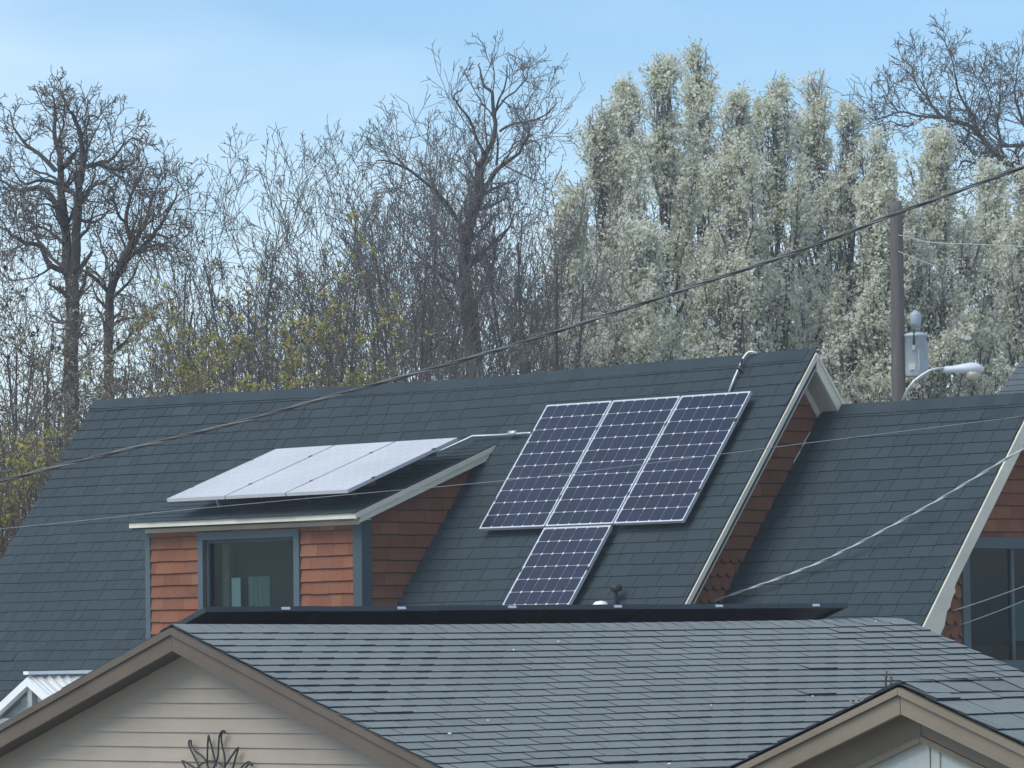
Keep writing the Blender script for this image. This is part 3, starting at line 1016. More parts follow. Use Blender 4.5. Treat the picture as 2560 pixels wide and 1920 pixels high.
SHEET_B = sheet_mesh(M['blackback'], -0.012, -0.003, 0.016)
def clamp_mesh(mat, sx, sy, sz):
    m = MB(); m.box(-sx, sx, -sy, sy, -.004, sz)
    me = bpy.data.meshes.new('clamp'); me.from_pydata(m.v, [], m.f); me.materials.append(mat)
    return me
CLAMP = clamp_mesh(M['black_alu'], .012, .02, .006)
CLIP = clamp_mesh(M['alu'], .035, .004, .014)
rngP = random.Random(77)
def child(name, me, parent, loc, color=None):
    o = bpy.data.objects.new(name, me)
    col.objects.link(o)
    o.parent = parent
    o.location = loc
    o.color = (*(color if color else (0, 0, 0)), 1)
    return o
def make_panel(name, origin, U, S_, N_, label, group, kind='silver', clamps=()):
    """origin = lower left corner of the front face; U along the width, S_ up the slope"""
    e = empty(name, (0, 0, 0))
    e.matrix_world = Matrix(((U[0], S_[0], N_[0], origin[0]), (U[1], S_[1], N_[1], origin[1]), (U[2], S_[2], N_[2], origin[2]), (0, 0, 0, 1)))
    tag(e, label, 'solar panel', group)
    if kind in ('silver', 'dusty'):
        child('frame', FRAME, e, (0, 0, 0))
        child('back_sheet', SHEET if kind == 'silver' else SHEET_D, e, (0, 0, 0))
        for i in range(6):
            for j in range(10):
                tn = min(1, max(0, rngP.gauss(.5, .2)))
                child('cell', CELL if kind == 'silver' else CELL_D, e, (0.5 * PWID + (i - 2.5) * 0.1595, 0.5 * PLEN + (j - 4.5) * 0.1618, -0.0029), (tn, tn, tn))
        for c in clamps:
            child('clamp', CLAMP, e, (c[0], c[1], 0.0))
    else:
        child('frame', FRAME_B, e, (0, 0, 0))
        child('back_sheet', SHEET_B, e, (0, 0, 0))
        child('clip', CLIP, e, (0.335 * PWID, PLEN + .003, -.022))
    return e
PITCHW = 1.012
SA = yA * cA + np.array([0, 0, sA]); NA = nAw
lab = ['left panel of the upright three on the steep cottage roof', 'middle panel of the upright three on the steep cottage roof', 'right panel of the upright three on the steep cottage roof']
for i in range(3):
    o_ = wA(i * PITCHW, 0, 0) - SA * PLEN
    make_panel('solar_panel', o_, uA, SA, NA, 'silver-framed dark blue solar panel, ' + ['next to the dormer, in the row of three', 'between two others with one hanging below it', 'nearest the cottage gable rake, in the row of three'][i], 'large array on the steep roof', 'silver', [(0 if i == 0 else -.01, .38), (0 if i == 0 else -.01, 1.28)] + ([(PWID, .38), (PWID, 1.28)] if i == 2 else []))
o_ = wA(PITCHW, 0, 0) - SA * (2 * PLEN + .022)
make_panel('solar_panel', o_, uA, SA, NA, 'single silver-framed solar panel hanging below the middle of the row of three', 'large array on the steep roof', 'silver', [(0, 1.1), (PWID, 1.1)])
DTILT = 0.35426
SD = yA * math.cos(DTILT) + np.array([0, 0, math.sin(DTILT)]); ND = -yA * math.sin(DTILT) + np.array([0, 0, math.cos(DTILT)])
for i in range(3):
    o_ = wA(-3.6948 + i * PITCHW, -.66397, -.32974) - SD * PLEN
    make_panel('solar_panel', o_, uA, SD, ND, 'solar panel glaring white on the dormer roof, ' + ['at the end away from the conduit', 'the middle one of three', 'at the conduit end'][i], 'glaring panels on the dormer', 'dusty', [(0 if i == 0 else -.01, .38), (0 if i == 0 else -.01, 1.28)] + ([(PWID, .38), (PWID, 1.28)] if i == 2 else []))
def rack(label, org, U, S_, N_, width, ss, stand, feet):
    """rails under a row of panels, with feet that reach the roof"""
    e = empty('mounting_rack', org)
    tag(e, label, 'rack')
    I = np.array(org)
    for s in ss:
        m = MB()
        a = S_ * s - N_ * (PTH + .022)
        c = [a - S_ * .02 - N_ * .02, a + U * width - S_ * .02 - N_ * .02, a + U * width + S_ * .02 - N_ * .02, a + S_ * .02 - N_ * .02]
        m.hexa(c, [p + N_ * .04 for p in c])
        m.build('rail', [M['black_alu']], e)
        for k in range(feet):
            u = width * (k + .5) / feet
            b = S_ * s + U * u - N_ * (PTH + .04)
            m = MB()
            c = [b - S_ * .02 - U * .02 - N_ * (stand - PTH - .03), b + U * .02 - S_ * .02 - N_ * (stand - PTH - .03), b + U * .02 + S_ * .02 - N_ * (stand - PTH - .03), b - U * .02 + S_ * .02 - N_ * (stand - PTH - .03)]
            m.hexa(c, [p + N_ * (stand - PTH - .03) for p in c])
            m.build('foot', [M['galv'] if (k == 0) else M['black_alu']], e)
rack('rails and feet under the upright array on the steep roof', wA(0, 0, 0) - SA * PLEN, uA, SA, NA, 3 * PITCHW - .02, (.38, 1.28), .122, 3)
rack('rails and feet under the single panel below the array', wA(PITCHW, 0, 0) - SA * (2 * PLEN + .022), uA, SA, NA, PWID, (.38, 1.1), .122, 2)
rack('rails and tall feet under the glaring dormer panels', wA(-3.6948, -.66397, -.32974) - SD * PLEN, uA, SD, ND, 3 * PITCHW - .02, (.38, 1.28), .245, 4)

# ================================================================== the near bungalow
YAW_B, TB = 0.7577220, math.tan(0.332734)
AB = np.array([-2.24633898, 29.7565694, 0.11749647 + CAMZ])
uB = np.array([math.cos(YAW_B), math.sin(YAW_B), 0]); yB = np.array([-math.sin(YAW_B), math.cos(YAW_B), 0])
ZB = AB[2]; offB = (0, 0, ZB)
bung = empty('bungalow', (AB[0], AB[1], 0), YAW_B)
tag(bung, 'low taupe bungalow with weathered grey shingle roof and brown gable trim', 'house')
matB = np.eye(4); matB[:3, 0], matB[:3, 1], matB[:3, 3] = uB, yB, (AB[0], AB[1], 0)
def wB(u, y, z): return AB + uB * u + yB * y + np.array([0, 0, z])
SAGB = [(0, 0), (2.0, -.020), (3.9, -.021), (6.0, -.015), (7.13, .005)]
def sagB(u, s): return lerp_tab(SAGB, u) * max(0.0, 1 - s / 3.0) + 0.006 * math.sin(u * 1.3 + s * 2.1) * min(1, s)
rngB = random.Random(42)
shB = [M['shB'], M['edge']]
PB = math.atan(TB); cB, sB = math.cos(PB), math.sin(PB)
RUNB, ULEN = 3.3, 7.13
roofB = deck('roof', 0.004, ULEN - .004, 0, 0, TB, RUNB, RUNB, 0.085, sagB, bung, M['shB'], offB, 16, .016)
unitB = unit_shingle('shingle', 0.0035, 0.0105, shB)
itB = rows(rngB, -0.012, ULEN + .01, RUNB / cB + .04, 0.132, (0.305, 0.305), 0.0095, 0.46, 0.06, 0.0020)
def visB(c, u, s):
    return not (c[0] > 1935 and c[1] > 1712 + .60 * abs(c[0] - 2251))
place_rows(itB, ((0, 0, ZB), (1, 0, 0), (0, cB, sB), (0, -sB, cB)), 0.132, unitB, 'shingle', roofB, shB, rngB, 0.0035, 0.0105, sagB, 300, visB, matB, bad=0.012)
capB = cap_unit(TB, 0.135, 0.28, 0.007, shB, .010)
for i in range(48):
    u = 0.0 + i * 0.145
    if u > ULEN - .26: break
    o = bpy.data.objects.new('ridge_cap', capB); col.objects.link(o); o.parent = roofB
    o.location = (u, 0, ZB - .008 + sagB(u, 0)); o.rotation_euler = (0, 0, rngB.gauss(0, .01))
    tn = min(1, max(0, rngB.gauss(.6, .2))); o.color = (tn, tn, tn, 1)
m = MB()
WB = 0.22
gable_prism(m, WB, ULEN - .2, [(-2.9, -ZB), (2.9, -ZB), (2.9, -.125 - TB * 2.9), (0, -.12), (-2.9, -.125 - TB * 2.9)])
wallB = m.build('wall', [M['taupe']], bung, off=offB)
def siding(parent, u, zt, zb, exp, hw, top, tn, mat, off, n):
    for i in range(n):
        z1 = zt - i * exp; z0 = z1 - exp
        pl = clip_poly([(-hw, z0), (hw, z0), (hw, z1 + .012), (-hw, z1 + .012)], [(-tn, 1, top), (tn, 1, top)])
        if len(pl) < 3: continue
        m = MB(); k = len(pl); front = []; back = []
        for (y, z) in pl:
            h = .004 + .012 * min(1, max(0, (z1 - z) / exp))
            front.append((u - h, y, z)); back.append((u, y, z))
        m.v = front + back
        m.f = [tuple(reversed(range(k)))] + [(j, (j + 1) % k, k + (j + 1) % k, k + j) for j in range(k)]
        m.m = [0] * len(m.f)
        m.build('siding_board', [mat], parent, off=off)
siding(wallB, WB, -.222 + .0965 * 1, 0, 0.0965, 2.9, -.135, TB, M['taupe'], offB, 26)
for sg in (-1, 1):
    rake('rake_moulding', -.018, .004, 0, 0, TB, sg, RUNB + .01, .016, .062, bung, M['brown'], offB, .001)
    rake('rake_board', -.002, .020, 0, 0, TB, sg, RUNB + .01, .064, .168, bung, M['brown'], offB, .0015)
    rake('soffit', .021, WB - .002, 0, 0, TB, sg, RUNB, .135, .150, bung, M['brownD'], offB, .0)
    rake('rake_board', ULEN - .02, ULEN - .001, 0, 0, TB, sg, RUNB + .01, .016, .16, bung, M['brown'], offB, .0015)
# row of black panels on the rear slope, overshooting the ridge
PTILT = math.atan(TB)
SBk = -yB * math.cos(PTILT) + np.array([0, 0, math.sin(PTILT)])        # up the panel = towards the camera
UBk = -uB
NBk = np.cross(UBk, SBk)
pl_lab = ['first black panel over the gable peak of the bungalow', 'second black panel from the bungalow gable peak along the ridge', 'third black panel from the bungalow gable peak along the ridge', 'fourth black panel from the bungalow gable peak along the ridge', 'fifth black panel from the bungalow gable peak along the ridge', 'last black panel, at the ridge end far from the gable peak']
for i in range(6):
    top_l = wB(.45 + (i + 1) * 1.052 - .001, .207, .121 + rngP.gauss(0, .0010))
    e = make_panel('solar_panel', top_l - SBk * PLEN, UBk * 1.0585, SBk, NBk, pl_lab[i], 'black panels along the bungalow ridge', 'high')
m = MB()
for y in (.55, 1.25):
    m.box(.6, 6.6, y - .02, y + .02, 0.193 - TB * y - .085, .193 - TB * y - .044)
    for k in range(5):
        m.box(.8 + k * 1.25, .85 + k * 1.25, y - .02, y + .02, -TB * y - .02, .193 - TB * y - .084)
o = m.build('mounting_rack', [M['black_alu']], None, off=(0, 0, 0))
o.matrix_world = Matrix(((uB[0], yB[0], 0, AB[0]), (uB[1], yB[1], 0, AB[1]), (0, 0, 1, AB[2]), (0, 0, 0, 1)))
tag(o, 'dark rails holding the black panels on the rear of the bungalow roof', 'rack')
# pale petals and chips lying on the grey roof
nBw = -yB * sB + np.array([0, 0, cB])
chips = [(1123, 1840), (1672, 1916), (2031, 1746), (1219, 1807), (1777, 1769), (1395, 1609), (1283, 1630), (2189, 1558)]
for k, (x, y) in enumerate(chips):
    p = hit(x, y, wB(0, 0, 0), nBw) + nBw * .012
    m = MB(); r = .014 if k < 2 else .008
    m.lathe([(r * .6, 0), (r, .004), (r * .5, .009)], p, 7)
    tag(m.build('paint_chip', [M['white']], None), 'tiny white chip lying on the grey bungalow shingles', 'chip', 'white chips on the bungalow roof')

# sun ornament of bent wire on the siding
def wallpt(px, py, h=.03):
    return hit(px, py, wB(WB - .02 - h, 0, 0), uB)
orn = empty('sun_ornament', wallpt(537, 1992, 0.0))
tag(orn, 'black bent-wire sun ornament with flame rays on the taupe siding', 'ornament')
oc = np.array(orn.location)
def zpt(x, y): return (400 + x / 7.373, 1780 + y / 7.373)
rays_px = [[(-10, 1330), (100, 1240), (300, 1180), (480, 1060), (410, 900), (640, 1030), (760, 1100)],
           [(800, 1140), (730, 1030), (640, 840), (560, 680), (530, 590), (545, 525), (575, 540), (575, 600), (640, 710), (750, 790), (840, 890), (890, 1030), (905, 1120)],
           [(870, 1000), (875, 700), (890, 455), (905, 465), (960, 680), (1020, 920), (1035, 1000)],
           [(960, 1110), (1020, 960), (1070, 800), (1080, 600), (1090, 470), (1120, 380), (1165, 345), (1200, 370), (1150, 372), (1130, 450), (1140, 600), (1180, 760), (1200, 900), (1190, 1030), (1185, 1120)],
           [(1200, 1000), (1290, 860), (1420, 675), (1440, 680), (1390, 850), (1340, 1050), (1320, 1120)],
           [(1400, 1180), (1480, 1060), (1560, 960), (1640, 920), (1690, 960), (1700, 990), (1650, 960), (1590, 1010), (1530, 1110), (1490, 1230)]]
for k, rp in enumerate(rays_px[:]):
    pts = [wallpt(*zpt(x, y)) - oc for x, y in rp]
    # smooth with a Catmull-Rom pass
    sm = []
    for i in range(len(pts) - 1):
        p0, p1, p2, p3 = pts[max(0, i - 1)], pts[i], pts[i + 1], pts[min(len(pts) - 1, i + 2)]
        for t_ in (0, .25, .5, .75):
            sm.append(.5 * ((2 * p1) + (-p0 + p2) * t_ + (2 * p0 - 5 * p1 + 4 * p2 - p3) * t_ ** 2 + (-p0 + 3 * p1 - 3 * p2 + p3) * t_ ** 3))
    sm.append(pts[-1])
    m = MB(); m.tube(sm, .0065, 6); m.build('ray', [M['darkmetal']], orn, True)
e1 = -yB; 
R1 = .235
m = MB(); m.tube([e1 * R1 * math.cos(g) + np.array([0, 0, R1 * math.sin(g)]) - uB * .028 for g in [2 * math.pi * k / 40 for k in range(41)]], .0055, 6)
m.build('ring', [M['darkmetal']], orn, True)
for k in range(9):
    g = math.pi * 1.03 + k * math.pi * .94 / 8
    rr = .36 if k % 2 else .42
    c_ = lambda a, r: e1 * r * math.cos(a) + np.array([0, 0, r * math.sin(a)]) - uB * .028
    m = MB(); m.tube([c_(g - .13, R1), c_(g - .06, .3), c_(g, rr), c_(g + .06, .3), c_(g + .13, R1)], .0052, 6); m.build('ray', [M['darkmetal']], orn, True)

# ================================================================== near garage gable, right
AD = at(2251, 1710, 18.0)
TD = 0.365
gar = empty('garage', (AD[0], AD[1], 0), YAW_B)
tag(gar, 'garage gable with weathered tan double fascia and pale sage panels', 'garage')
offD = (0, 0, AD[2])
matD = matB.copy(); matD[:3, 3] = (AD[0], AD[1], 0)
rngG = random.Random(8)
PD = math.atan(TD); cD, sD = math.cos(PD), math.sin(PD)
RUND, DL = 2.3, 5.2
roofD = deck('roof', 0.003, DL, 0, 0, TD, RUND, RUND, 0.05, None, gar, M['shB'], offD, 6, .014)
unitG = unit_shingle('shingle', 0.003, 0.008, shB)
def fr(y_sign):
    return ((0, 0, AD[2]), (1, 0, 0), (0, -y_sign * cD, sD), (0, y_sign * sD, cD))
it = rows(rngG, -.012, DL, RUND / cD, 0.170, (0.17, 0.34), 0.006, None, 0.03, .006)
place_rows(it, fr(-1), 0.170, unitG, 'shingle', roofD, shB, rngG, .003, .008, None, 120, None, matD, bad=.01)
it = rows(rngG, -.012, .6, RUND / cD, 0.170, (0.17, 0.34), 0.006, None, 0.03, .006)
it = [(-(u + wd), s, wd, tn) for u, s, wd, tn in it]
place_rows(it, ((0, 0, AD[2]), (-1, 0, 0), (0, -cD, sD), (0, sD, cD)), 0.170, unitG, 'shingle', roofD, shB, rngG, .003, .008, None, 30, None, matD, bad=.01)
capD = cap_unit(TD, 0.14, 0.34, 0.010, shB, .012)
for i in range(24):
    o = child('ridge_cap', capD, roofD, (0.0 + i * .2, 0, AD[2] - .006), (min(1, max(0, rngG.gauss(.5, .2))),) * 3)
    if i * .2 > DL - .4: break
m = MB()
WD = 0.16
gable_prism(m, WD, DL - .2, [(-2.1, -AD[2]), (2.1, -AD[2]), (2.1, -.085 - TD * 2.1), (0, -.08), (-2.1, -.085 - TD * 2.1)])
wallD = m.build('wall', [M['sage']], gar, off=offD)
for sg in (-1, 1):
    rake('rake_moulding', -.020, .003, 0, 0, TD, sg, RUND, .014, .042, gar, M['tan'], offD, .001)
    rake('rake_board', -.004, .018, 0, 0, TD, sg, RUND, .044, .118, gar, M['tan'], offD, .002)
    rake('soffit', .019, WD - .002, 0, 0, TD, sg, RUND, .072, .084, gar, M['tan'], offD)
    rake('frieze_board', WD - .042, WD - .022, 0, 0, TD, sg, RUND, .085, .205, gar, M['tan'], offD, .0015)
    rake('frieze_trim', WD - .050, WD - .030, 0, 0, TD, sg, RUND, .207, .232, gar, M['tan'], offD, .0015)
# sage panels with battens
edges = [-2.1, -1.6, -1.2, -.8, -.42, -.02, .38, .8, 1.2, 1.6, 2.1]
for a_, b_ in zip(edges, edges[1:]):
    pl = clip_poly([(a_ + .004, -1.8), (b_ - .004, -1.8), (b_ - .004, 0), (a_ + .004, 0)], [(-TD, 1, -.15), (TD, 1, -.15)])
    m = MB(); m.prism([(WD - .012, y, z) for y, z in pl], (.011, 0, 0)); m.build('wall_panel', [M['sage']], wallD, off=offD)
    pl = clip_poly([(b_ - .055, -1.8), (b_ - .028, -1.8), (b_ - .028, 0), (b_ - .055, 0)], [(-TD, 1, -.15), (TD, 1, -.15)])
    if len(pl) > 2:
        m = MB(); m.prism([(WD - .020, y, z) for y, z in pl], (.008, 0, 0)); m.build('batten', [M['sage']], wallD, off=offD)
# hook and dead vine at its peak
def z8(x, y, d=18.14): return at(1980 + x / 5.927, 1640 + y / 5.927, d)
m = MB()
m.tube([z8(1402, 225), z8(1398, 300), z8(1385, 380), z8(1388, 430), z8(1410, 470), z8(1440, 500), z8(1450, 560)], [.0035, .0042, .0042, .0045, .005, .005, .005], 7)
m.tube([z8(1470, 305), z8(1472, 380), z8(1464, 440), z8(1445, 490), z8(1440, 560)], .0048, 7)
tag(m.build('iron_hook', [M['rust']], None, True), 'rusty forked iron hook standing on the garage roof peak', 'hook')
m = MB(); V = 18.27
m.tube([z8(1225, 665, V), z8(1180, 640, V), z8(1140, 625, V), z8(1095, 615, V), z8(1050, 650, V), z8(985, 690, V), z8(900, 700, V), z8(860, 655, V)], [.003, .0035, .0035, .0035, .003, .0035, .004, .003], 6)
m.tube([z8(985, 598, V), z8(1035, 625, V), z8(1085, 610, V), z8(1110, 640, V), z8(1130, 690, V), z8(1180, 740, V)], [.0025, .003, .003, .003, .0035, .004], 6)
m.tube([z8(930, 660, V), z8(965, 700, V), z8(1000, 725, V), z8(1040, 745, V), z8(1070, 800, V)], .004, 6)
m.tube([z8(958, 645, V), z8(975, 690, V)], .0028, 6)
m.tube([z8(1275, 590, V), z8(1300, 535, V), z8(1340, 520, V), z8(1375, 530, V), z8(1400, 505, V), z8(1420, 560, V)], [.005, .006, .007, .006, .004, .004], 7)
tag(m.build('dead_vine', [M['dead']], None, True), 'twisted dead vine stem lying over the garage roof edge', 'vine')

# ================================================================== greenhouse between the houses
AG = at(74, 1690, 38.5)
gh = empty('greenhouse', (AG[0], AG[1], UPLAND), YAW_B)
tag(gh, 'small white greenhouse with corrugated plastic roof beside the bungalow rake', 'greenhouse')
offG = (0, 0, AG[2] - UPLAND)
hG = AG[2] - UPLAND
TG, RG, GL = 0.56, 1.25, 2.6
for sg in (-1, 1):
    m = MB()
    n = 56
    cyc = .085
    for i in range(n):
        a_, b_ = GL * i / n, GL * (i + 1) / n
        ha, hb = .016 * math.sin(2 * math.pi * a_ / cyc), .016 * math.sin(2 * math.pi * b_ / cyc)
        lo = [(a_, 0, ha), (b_, 0, hb), (b_, sg * RG, hb - TG * RG), (a_, sg * RG, ha - TG * RG)]
        m.hexa(lo, [(p[0], p[1], p[2] + .006) for p in lo])
    m.build('roof_panel', [M['white']], gh, True, off=offG)
    rake('rafter', -.03, .03, 0, 0, TG, sg, RG + .03, .012, .085, gh, M['white'], offG, .001)
    rake('rafter', GL - .04, GL, 0, 0, TG, sg, RG, .012, .085, gh, M['white'], offG, .001)
m = MB(); m.box(-.04, GL, -.035, .035, .012, .04); m.build('ridge_strip', [M['white']], gh, off=offG)
for y in (-1.15, 0, 1.15):
    m = MB(); m.box(.0, .05, y - .03, y + .03, -hG, -TG * abs(y) - .09); m.build('post', [M['greyboard']], gh, off=offG)
    m = MB(); m.box(GL - .06, GL - .01, y - .03, y + .03, -hG, -TG * abs(y) - .09); m.build('post', [M['greyboard']], gh, off=offG)
for k in range(8):
    z = -.22 - k * .27
    pl = clip_poly([(-1.12, z), (1.12, z), (1.12, z + .10 + .03 * (k % 2)), (-1.12, z + .10 + .03 * (k % 2))], [(-TG, 1, -.10), (TG, 1, -.10)])
    if len(pl) > 2:
        m = MB(); m.prism([(.052, y, zz) for y, zz in pl], (.015, 0, 0)); m.build('wall_slat', [M['white'] if k % 2 else M['greyboard']], gh, off=offG)
m = MB(); gable_prism(m, .075, .085, [(-1.12, -hG), (1.12, -hG), (1.12, -.09 - TG * 1.12), (0, -.1), (-1.12, -.09 - TG * 1.12)])
m.build('wall_sheet', [M['greyboard']], gh, off=offG)
for sg in (-1, 1):
    m = MB(); m.box(.06, GL - .06, sg * 1.15 - .01, sg * 1.15 + .01, -hG, -TG * 1.15 - .1); m.build('side_wall', [M['greyboard']], gh, off=offG)

# ================================================================== roofs further back
def far_house(name, label, anchor, yaw, tn, run, u0, u1, base, wallh, wmat, smat, edge_at_left=True, exp=.115, seed=1, window=None):
    e = empty(name, (anchor[0], anchor[1], base), yaw)
    tag(e, label, 'house')
    o_ = (0, 0, anchor[2] - base)
    rg = random.Random(seed)
    rf = deck('roof', u0, u1, 0, 0, tn, run, run, .1, None, e, smat, o_, 4)
    P_ = math.atan(tn); c_, s_ = math.cos(P_), math.sin(P_)
    it = rows(rg, u0 - .01, u1, run / c_, exp, (.2, .45), .004)
    place_rows(it, ((0, 0, o_[2]), (1, 0, 0), (0, c_, s_), (0, -s_, c_)), exp, None, 'shingle', rf, [smat, M['edge']], rg, .003, .009, None, 0)
    m = MB(); gable_prism(m, u0 + .25, u1 - .25, [(-run + .3, -o_[2]), (run - .3, -o_[2]), (run - .3, -.1 - tn * (run - .3)), (0, -.1), (-run + .3, -.1 - tn * (run - .3))])
    wl = m.build('wall', [wmat], e, off=o_)
    for sg in (-1, 1):
        rake('rake_board', u0 - .02, u0 - .001, 0, 0, tn, sg, run, .012, .13, e, M['brown'], o_, .001)
        rake('rake_board', u1 + .001, u1 + .02, 0, 0, tn, sg, run, .012, .13, e, M['brown'], o_, .001)
    return e, o_, wl
M['shE'] = shingle_mat('mid_grey_shingle', (0.085, 0.105, 0.12), (0.105, 0.128, 0.145), (0.13, 0.155, 0.17), (0.10, 0.12, 0.135))
M['shBr'] = shingle_mat('brown_shingle', (0.065, 0.052, 0.050), (0.085, 0.066, 0.062), (0.11, 0.085, 0.078), (0.08, 0.062, 0.058))
M['paleside'] = painted('pale_grey_siding_paint', (0.36, 0.39, 0.40), (1, 1, 16))
e, o_, wl = far_house('neighbour_house', 'grey-roofed neighbour house rising behind the cottage wing', at(2595, 846, 58.0), -YAW_A, 0.95, 2.6, 0.0, 6.0, UPLAND, 3, M['paleside'], M['shE'], seed=3)
# ================================================================== utility pole, transformer, street lamp
DPOLE = 72.0
def pp(px, py, d=DPOLE): return at(px, py, d)
K = DPOLE / F_PX                      # metres per photo pixel at the pole
top = pp(2240, 503); base = pp(2248, 1300)
pole = empty('utility_pole', (base[0], base[1], UPLAND))
tag(pole, 'weathered round wooden utility pole standing behind the cottage wing', 'pole')
pz = np.array(pole.location)
m = MB()
axis = [np.array([top[0] + (base[0] - top[0]) * (1 - t_), base[1], UPLAND - .3 + (top[2] - UPLAND + .3) * t_]) - pz for t_ in (0, .3, .6, .8, .93, .985, 1.0)]
m.tube(axis, [.135, .125, .115, .110, .107, .104, .085], 16)
m.build('shaft', [M['pole']], pole, True)
m = MB()
for (x, y) in ((2240, 560), (2241, 632), (2243, 705), (2246, 1000)):
    c = pp(x, y) - pz
    m.tube([c + np.array([-.13, 0, 0]), c + np.array([.13, 0, 0])], .014, 6)
m.build('bolt', [M['ventblack']], pole)
tr = empty('transformer', pp(2291, 940))
tag(tr, 'grey can transformer bolted to the utility pole above the street lamp', 'transformer')
t0 = np.array(tr.location)
rT = .195; hT = 105 * K
m = MB(); m.lathe([(rT * .93, -.01), (rT * .96, .0), (rT * .97, .02), (rT, .05), (rT, hT * .93), (rT * 1.06, hT * .94), (rT * 1.06, hT * .98), (rT * .9, hT + .01), (rT * .3, hT + .035)], (0, 0, 0), 28)
M['tgrey'] = plain('transformer_grey_paint', (0.36, 0.42, 0.46), .45, .06, 5)
m.build('tank', [M['tgrey']], tr, True)
m = MB(); m.lathe([(.02, 0), (.03, .0), (.03, .12), (.075, .13), (.088, .15), (.09, .29), (.080, .325), (.05, .335), (.02, .37)], (-.005, -.05, hT + .01), 20)
m.build('bushing', [M['tgrey']], tr, True)
m = MB(); m.tube([(-.03, -.10, hT + .06), (-.045, -.19, hT - .02), (-.05, -.205, hT - .18)], .018, 7); m.build('lead', [M['ventblack']], tr, True)
m = MB(); m.lathe([(.03, -.02), (.03, .05)], (-.05, -.205, hT - .24), 8); m.build('terminal', [M['galv']], tr)
m = MB(); m.tube([(.02, -.2, hT - .25), (.03, -.205, hT - .5), (.025, -.2, .08)], .012, 6); m.build('ground_lead', [M['galv']], tr)
m = MB(); m.box(-.135, -.03, -.203, -.185, .09, .19); m.build('plate', [M['cream']], tr)
m = MB(); m.box(.16, .20, -.10, -.04, hT - .12, hT - .06); m.build('lug', [M['ventblack']], tr)
for z in (.2, hT - .15):
    m = MB(); m.box(-.27, -.16, -.05, .05, z - .04, z + .04); m.build('bracket', [M['galv']], tr)
lamp = empty('street_lamp', pp(2266, 990))
tag(lamp, 'white cobra-head street lamp on a curved arm from the utility pole', 'street lamp')
l0 = np.array(lamp.location)
LD = DPOLE - .25
lp = lambda x, y, d=LD: at(x, y, d) - l0
m = MB(); m.tube([pp(2252, 1012, DPOLE - .08) - l0, lp(2268, 975), lp(2285, 953), lp(2305, 938), lp(2325, 926), lp(2342, 921.5), lp(2364, 920)], .023, 8); m.build('arm', [M['galv']], lamp, True)
secs = [(2358, 916.5, 932, .05), (2365, 915.5, 932.5, .06), (2385, 913.5, 932.5, .075), (2405, 909.5, 934, .11), (2425, 906.2, 935, .14), (2438, 906.2, 934, .14), (2448, 909.5, 931.5, .12), (2455, 914, 929, .08), (2459.5, 920, 926, .02)]
m = MB(); k = 14
for (x, yt, yb, wd) in secs:
    ct, cb = lp(x, yt), lp(x, yb)
    c = (ct + cb) / 2; h = (ct[2] - cb[2]) / 2
    for j in range(k):
        g = 2 * math.pi * j / k
        m.v.append((c[0], c[1] + wd * math.cos(g), c[2] + h * math.sin(g)))
for i in range(len(secs) - 1):
    for j in range(k):
        j2 = (j + 1) % k
        m.f.append((i * k + j, i * k + j2, (i + 1) * k + j2, (i + 1) * k + j)); m.m.append(0)
m.f.append(tuple(range(k))); m.f.append(tuple((len(secs) - 1) * k + j for j in range(k))); m.m += [0, 0]
M['lampwhite'] = plain('lamp_housing_grey_white', (0.62, 0.68, 0.72), .4, .05, 5)
m.build('housing', [M['lampwhite']], lamp, True)
c = lp(2431, 931)
m = MB(); m.lathe([(.02, -.115), (.075, -.11), (.11, -.06), (.125, 0.01)], c, 16)
M['lens'] = plain('amber_lamp_glass', (0.52, 0.48, 0.38), .25, .05, 5)
m.build('lens', [M['lens']], lamp, True)
m = MB(); m.lathe([(.035, -.03), (.035, .03), (.03, .05)], lp(2377, 908), 10); m.build('photocell', [M['ventblack']], lamp, True)

# ================================================================== wires
def catmull(pts, n=8):
    pts = [np.array(p, float) for p in pts]
    sm = []
    for i in range(len(pts) - 1):
        p0, p1, p2, p3 = pts[max(0, i - 1)], pts[i], pts[i + 1], pts[min(len(pts) - 1, i + 2)]
        for k in range(n):
            t_ = k / n
            sm.append(.5 * ((2 * p1) + (-p0 + p2) * t_ + (2 * p0 - 5 * p1 + 4 * p2 - p3) * t_ ** 2 + (-p0 + 3 * p1 - 3 * p2 + p3) * t_ ** 3))
    sm.append(pts[-1])
    return sm
def twisted(name, label, px, d0, d1, rad, off_r, pitch, mats, strands, group=None):
    x0, x1 = px[0][0], px[-1][0]
    path = catmull([at(x, y, d0 + (d1 - d0) * (x - x0) / (x1 - x0)) for x, y in px], 10)
    # resample evenly
    seg = [np.linalg.norm(b - a) for a, b in zip(path, path[1:])]
    cum = np.concatenate([[0], np.cumsum(seg)])
    n = max(40, int(cum[-1] / (pitch / 10)))
    tt = np.linspace(0, cum[-1], n)
    P = np.stack([np.interp(tt, cum, np.array(path)[:, i]) for i in range(3)], 1)
    T = np.gradient(P, axis=0); T /= np.linalg.norm(T, axis=1)[:, None]
    A_ = np.cross(T, np.array([0, 0, 1.0])); A_ /= np.linalg.norm(A_, axis=1)[:, None]
    B_ = np.cross(T, A_)
    e = empty(name, P[0]); tag(e, label, 'cable', group)
    for s in range(strands):
        g = 2 * math.pi * tt / pitch + 2 * math.pi * s / strands
        Q = P + (A_ * np.cos(g)[:, None] + B_ * np.sin(g)[:, None]) * off_r - P[0]
        m = MB(); m.tube(list(Q), rad, 6); m.build('strand', [mats[s % len(mats)]], e, True)
    return e
M['cableblack'] = plain('weathered_black_cable', (0.045, 0.050, 0.052), .45, .25, 8)
M['cablemid'] = plain('dull_aluminium_strand', (0.14, 0.15, 0.15), .6, .2, 20, .2)
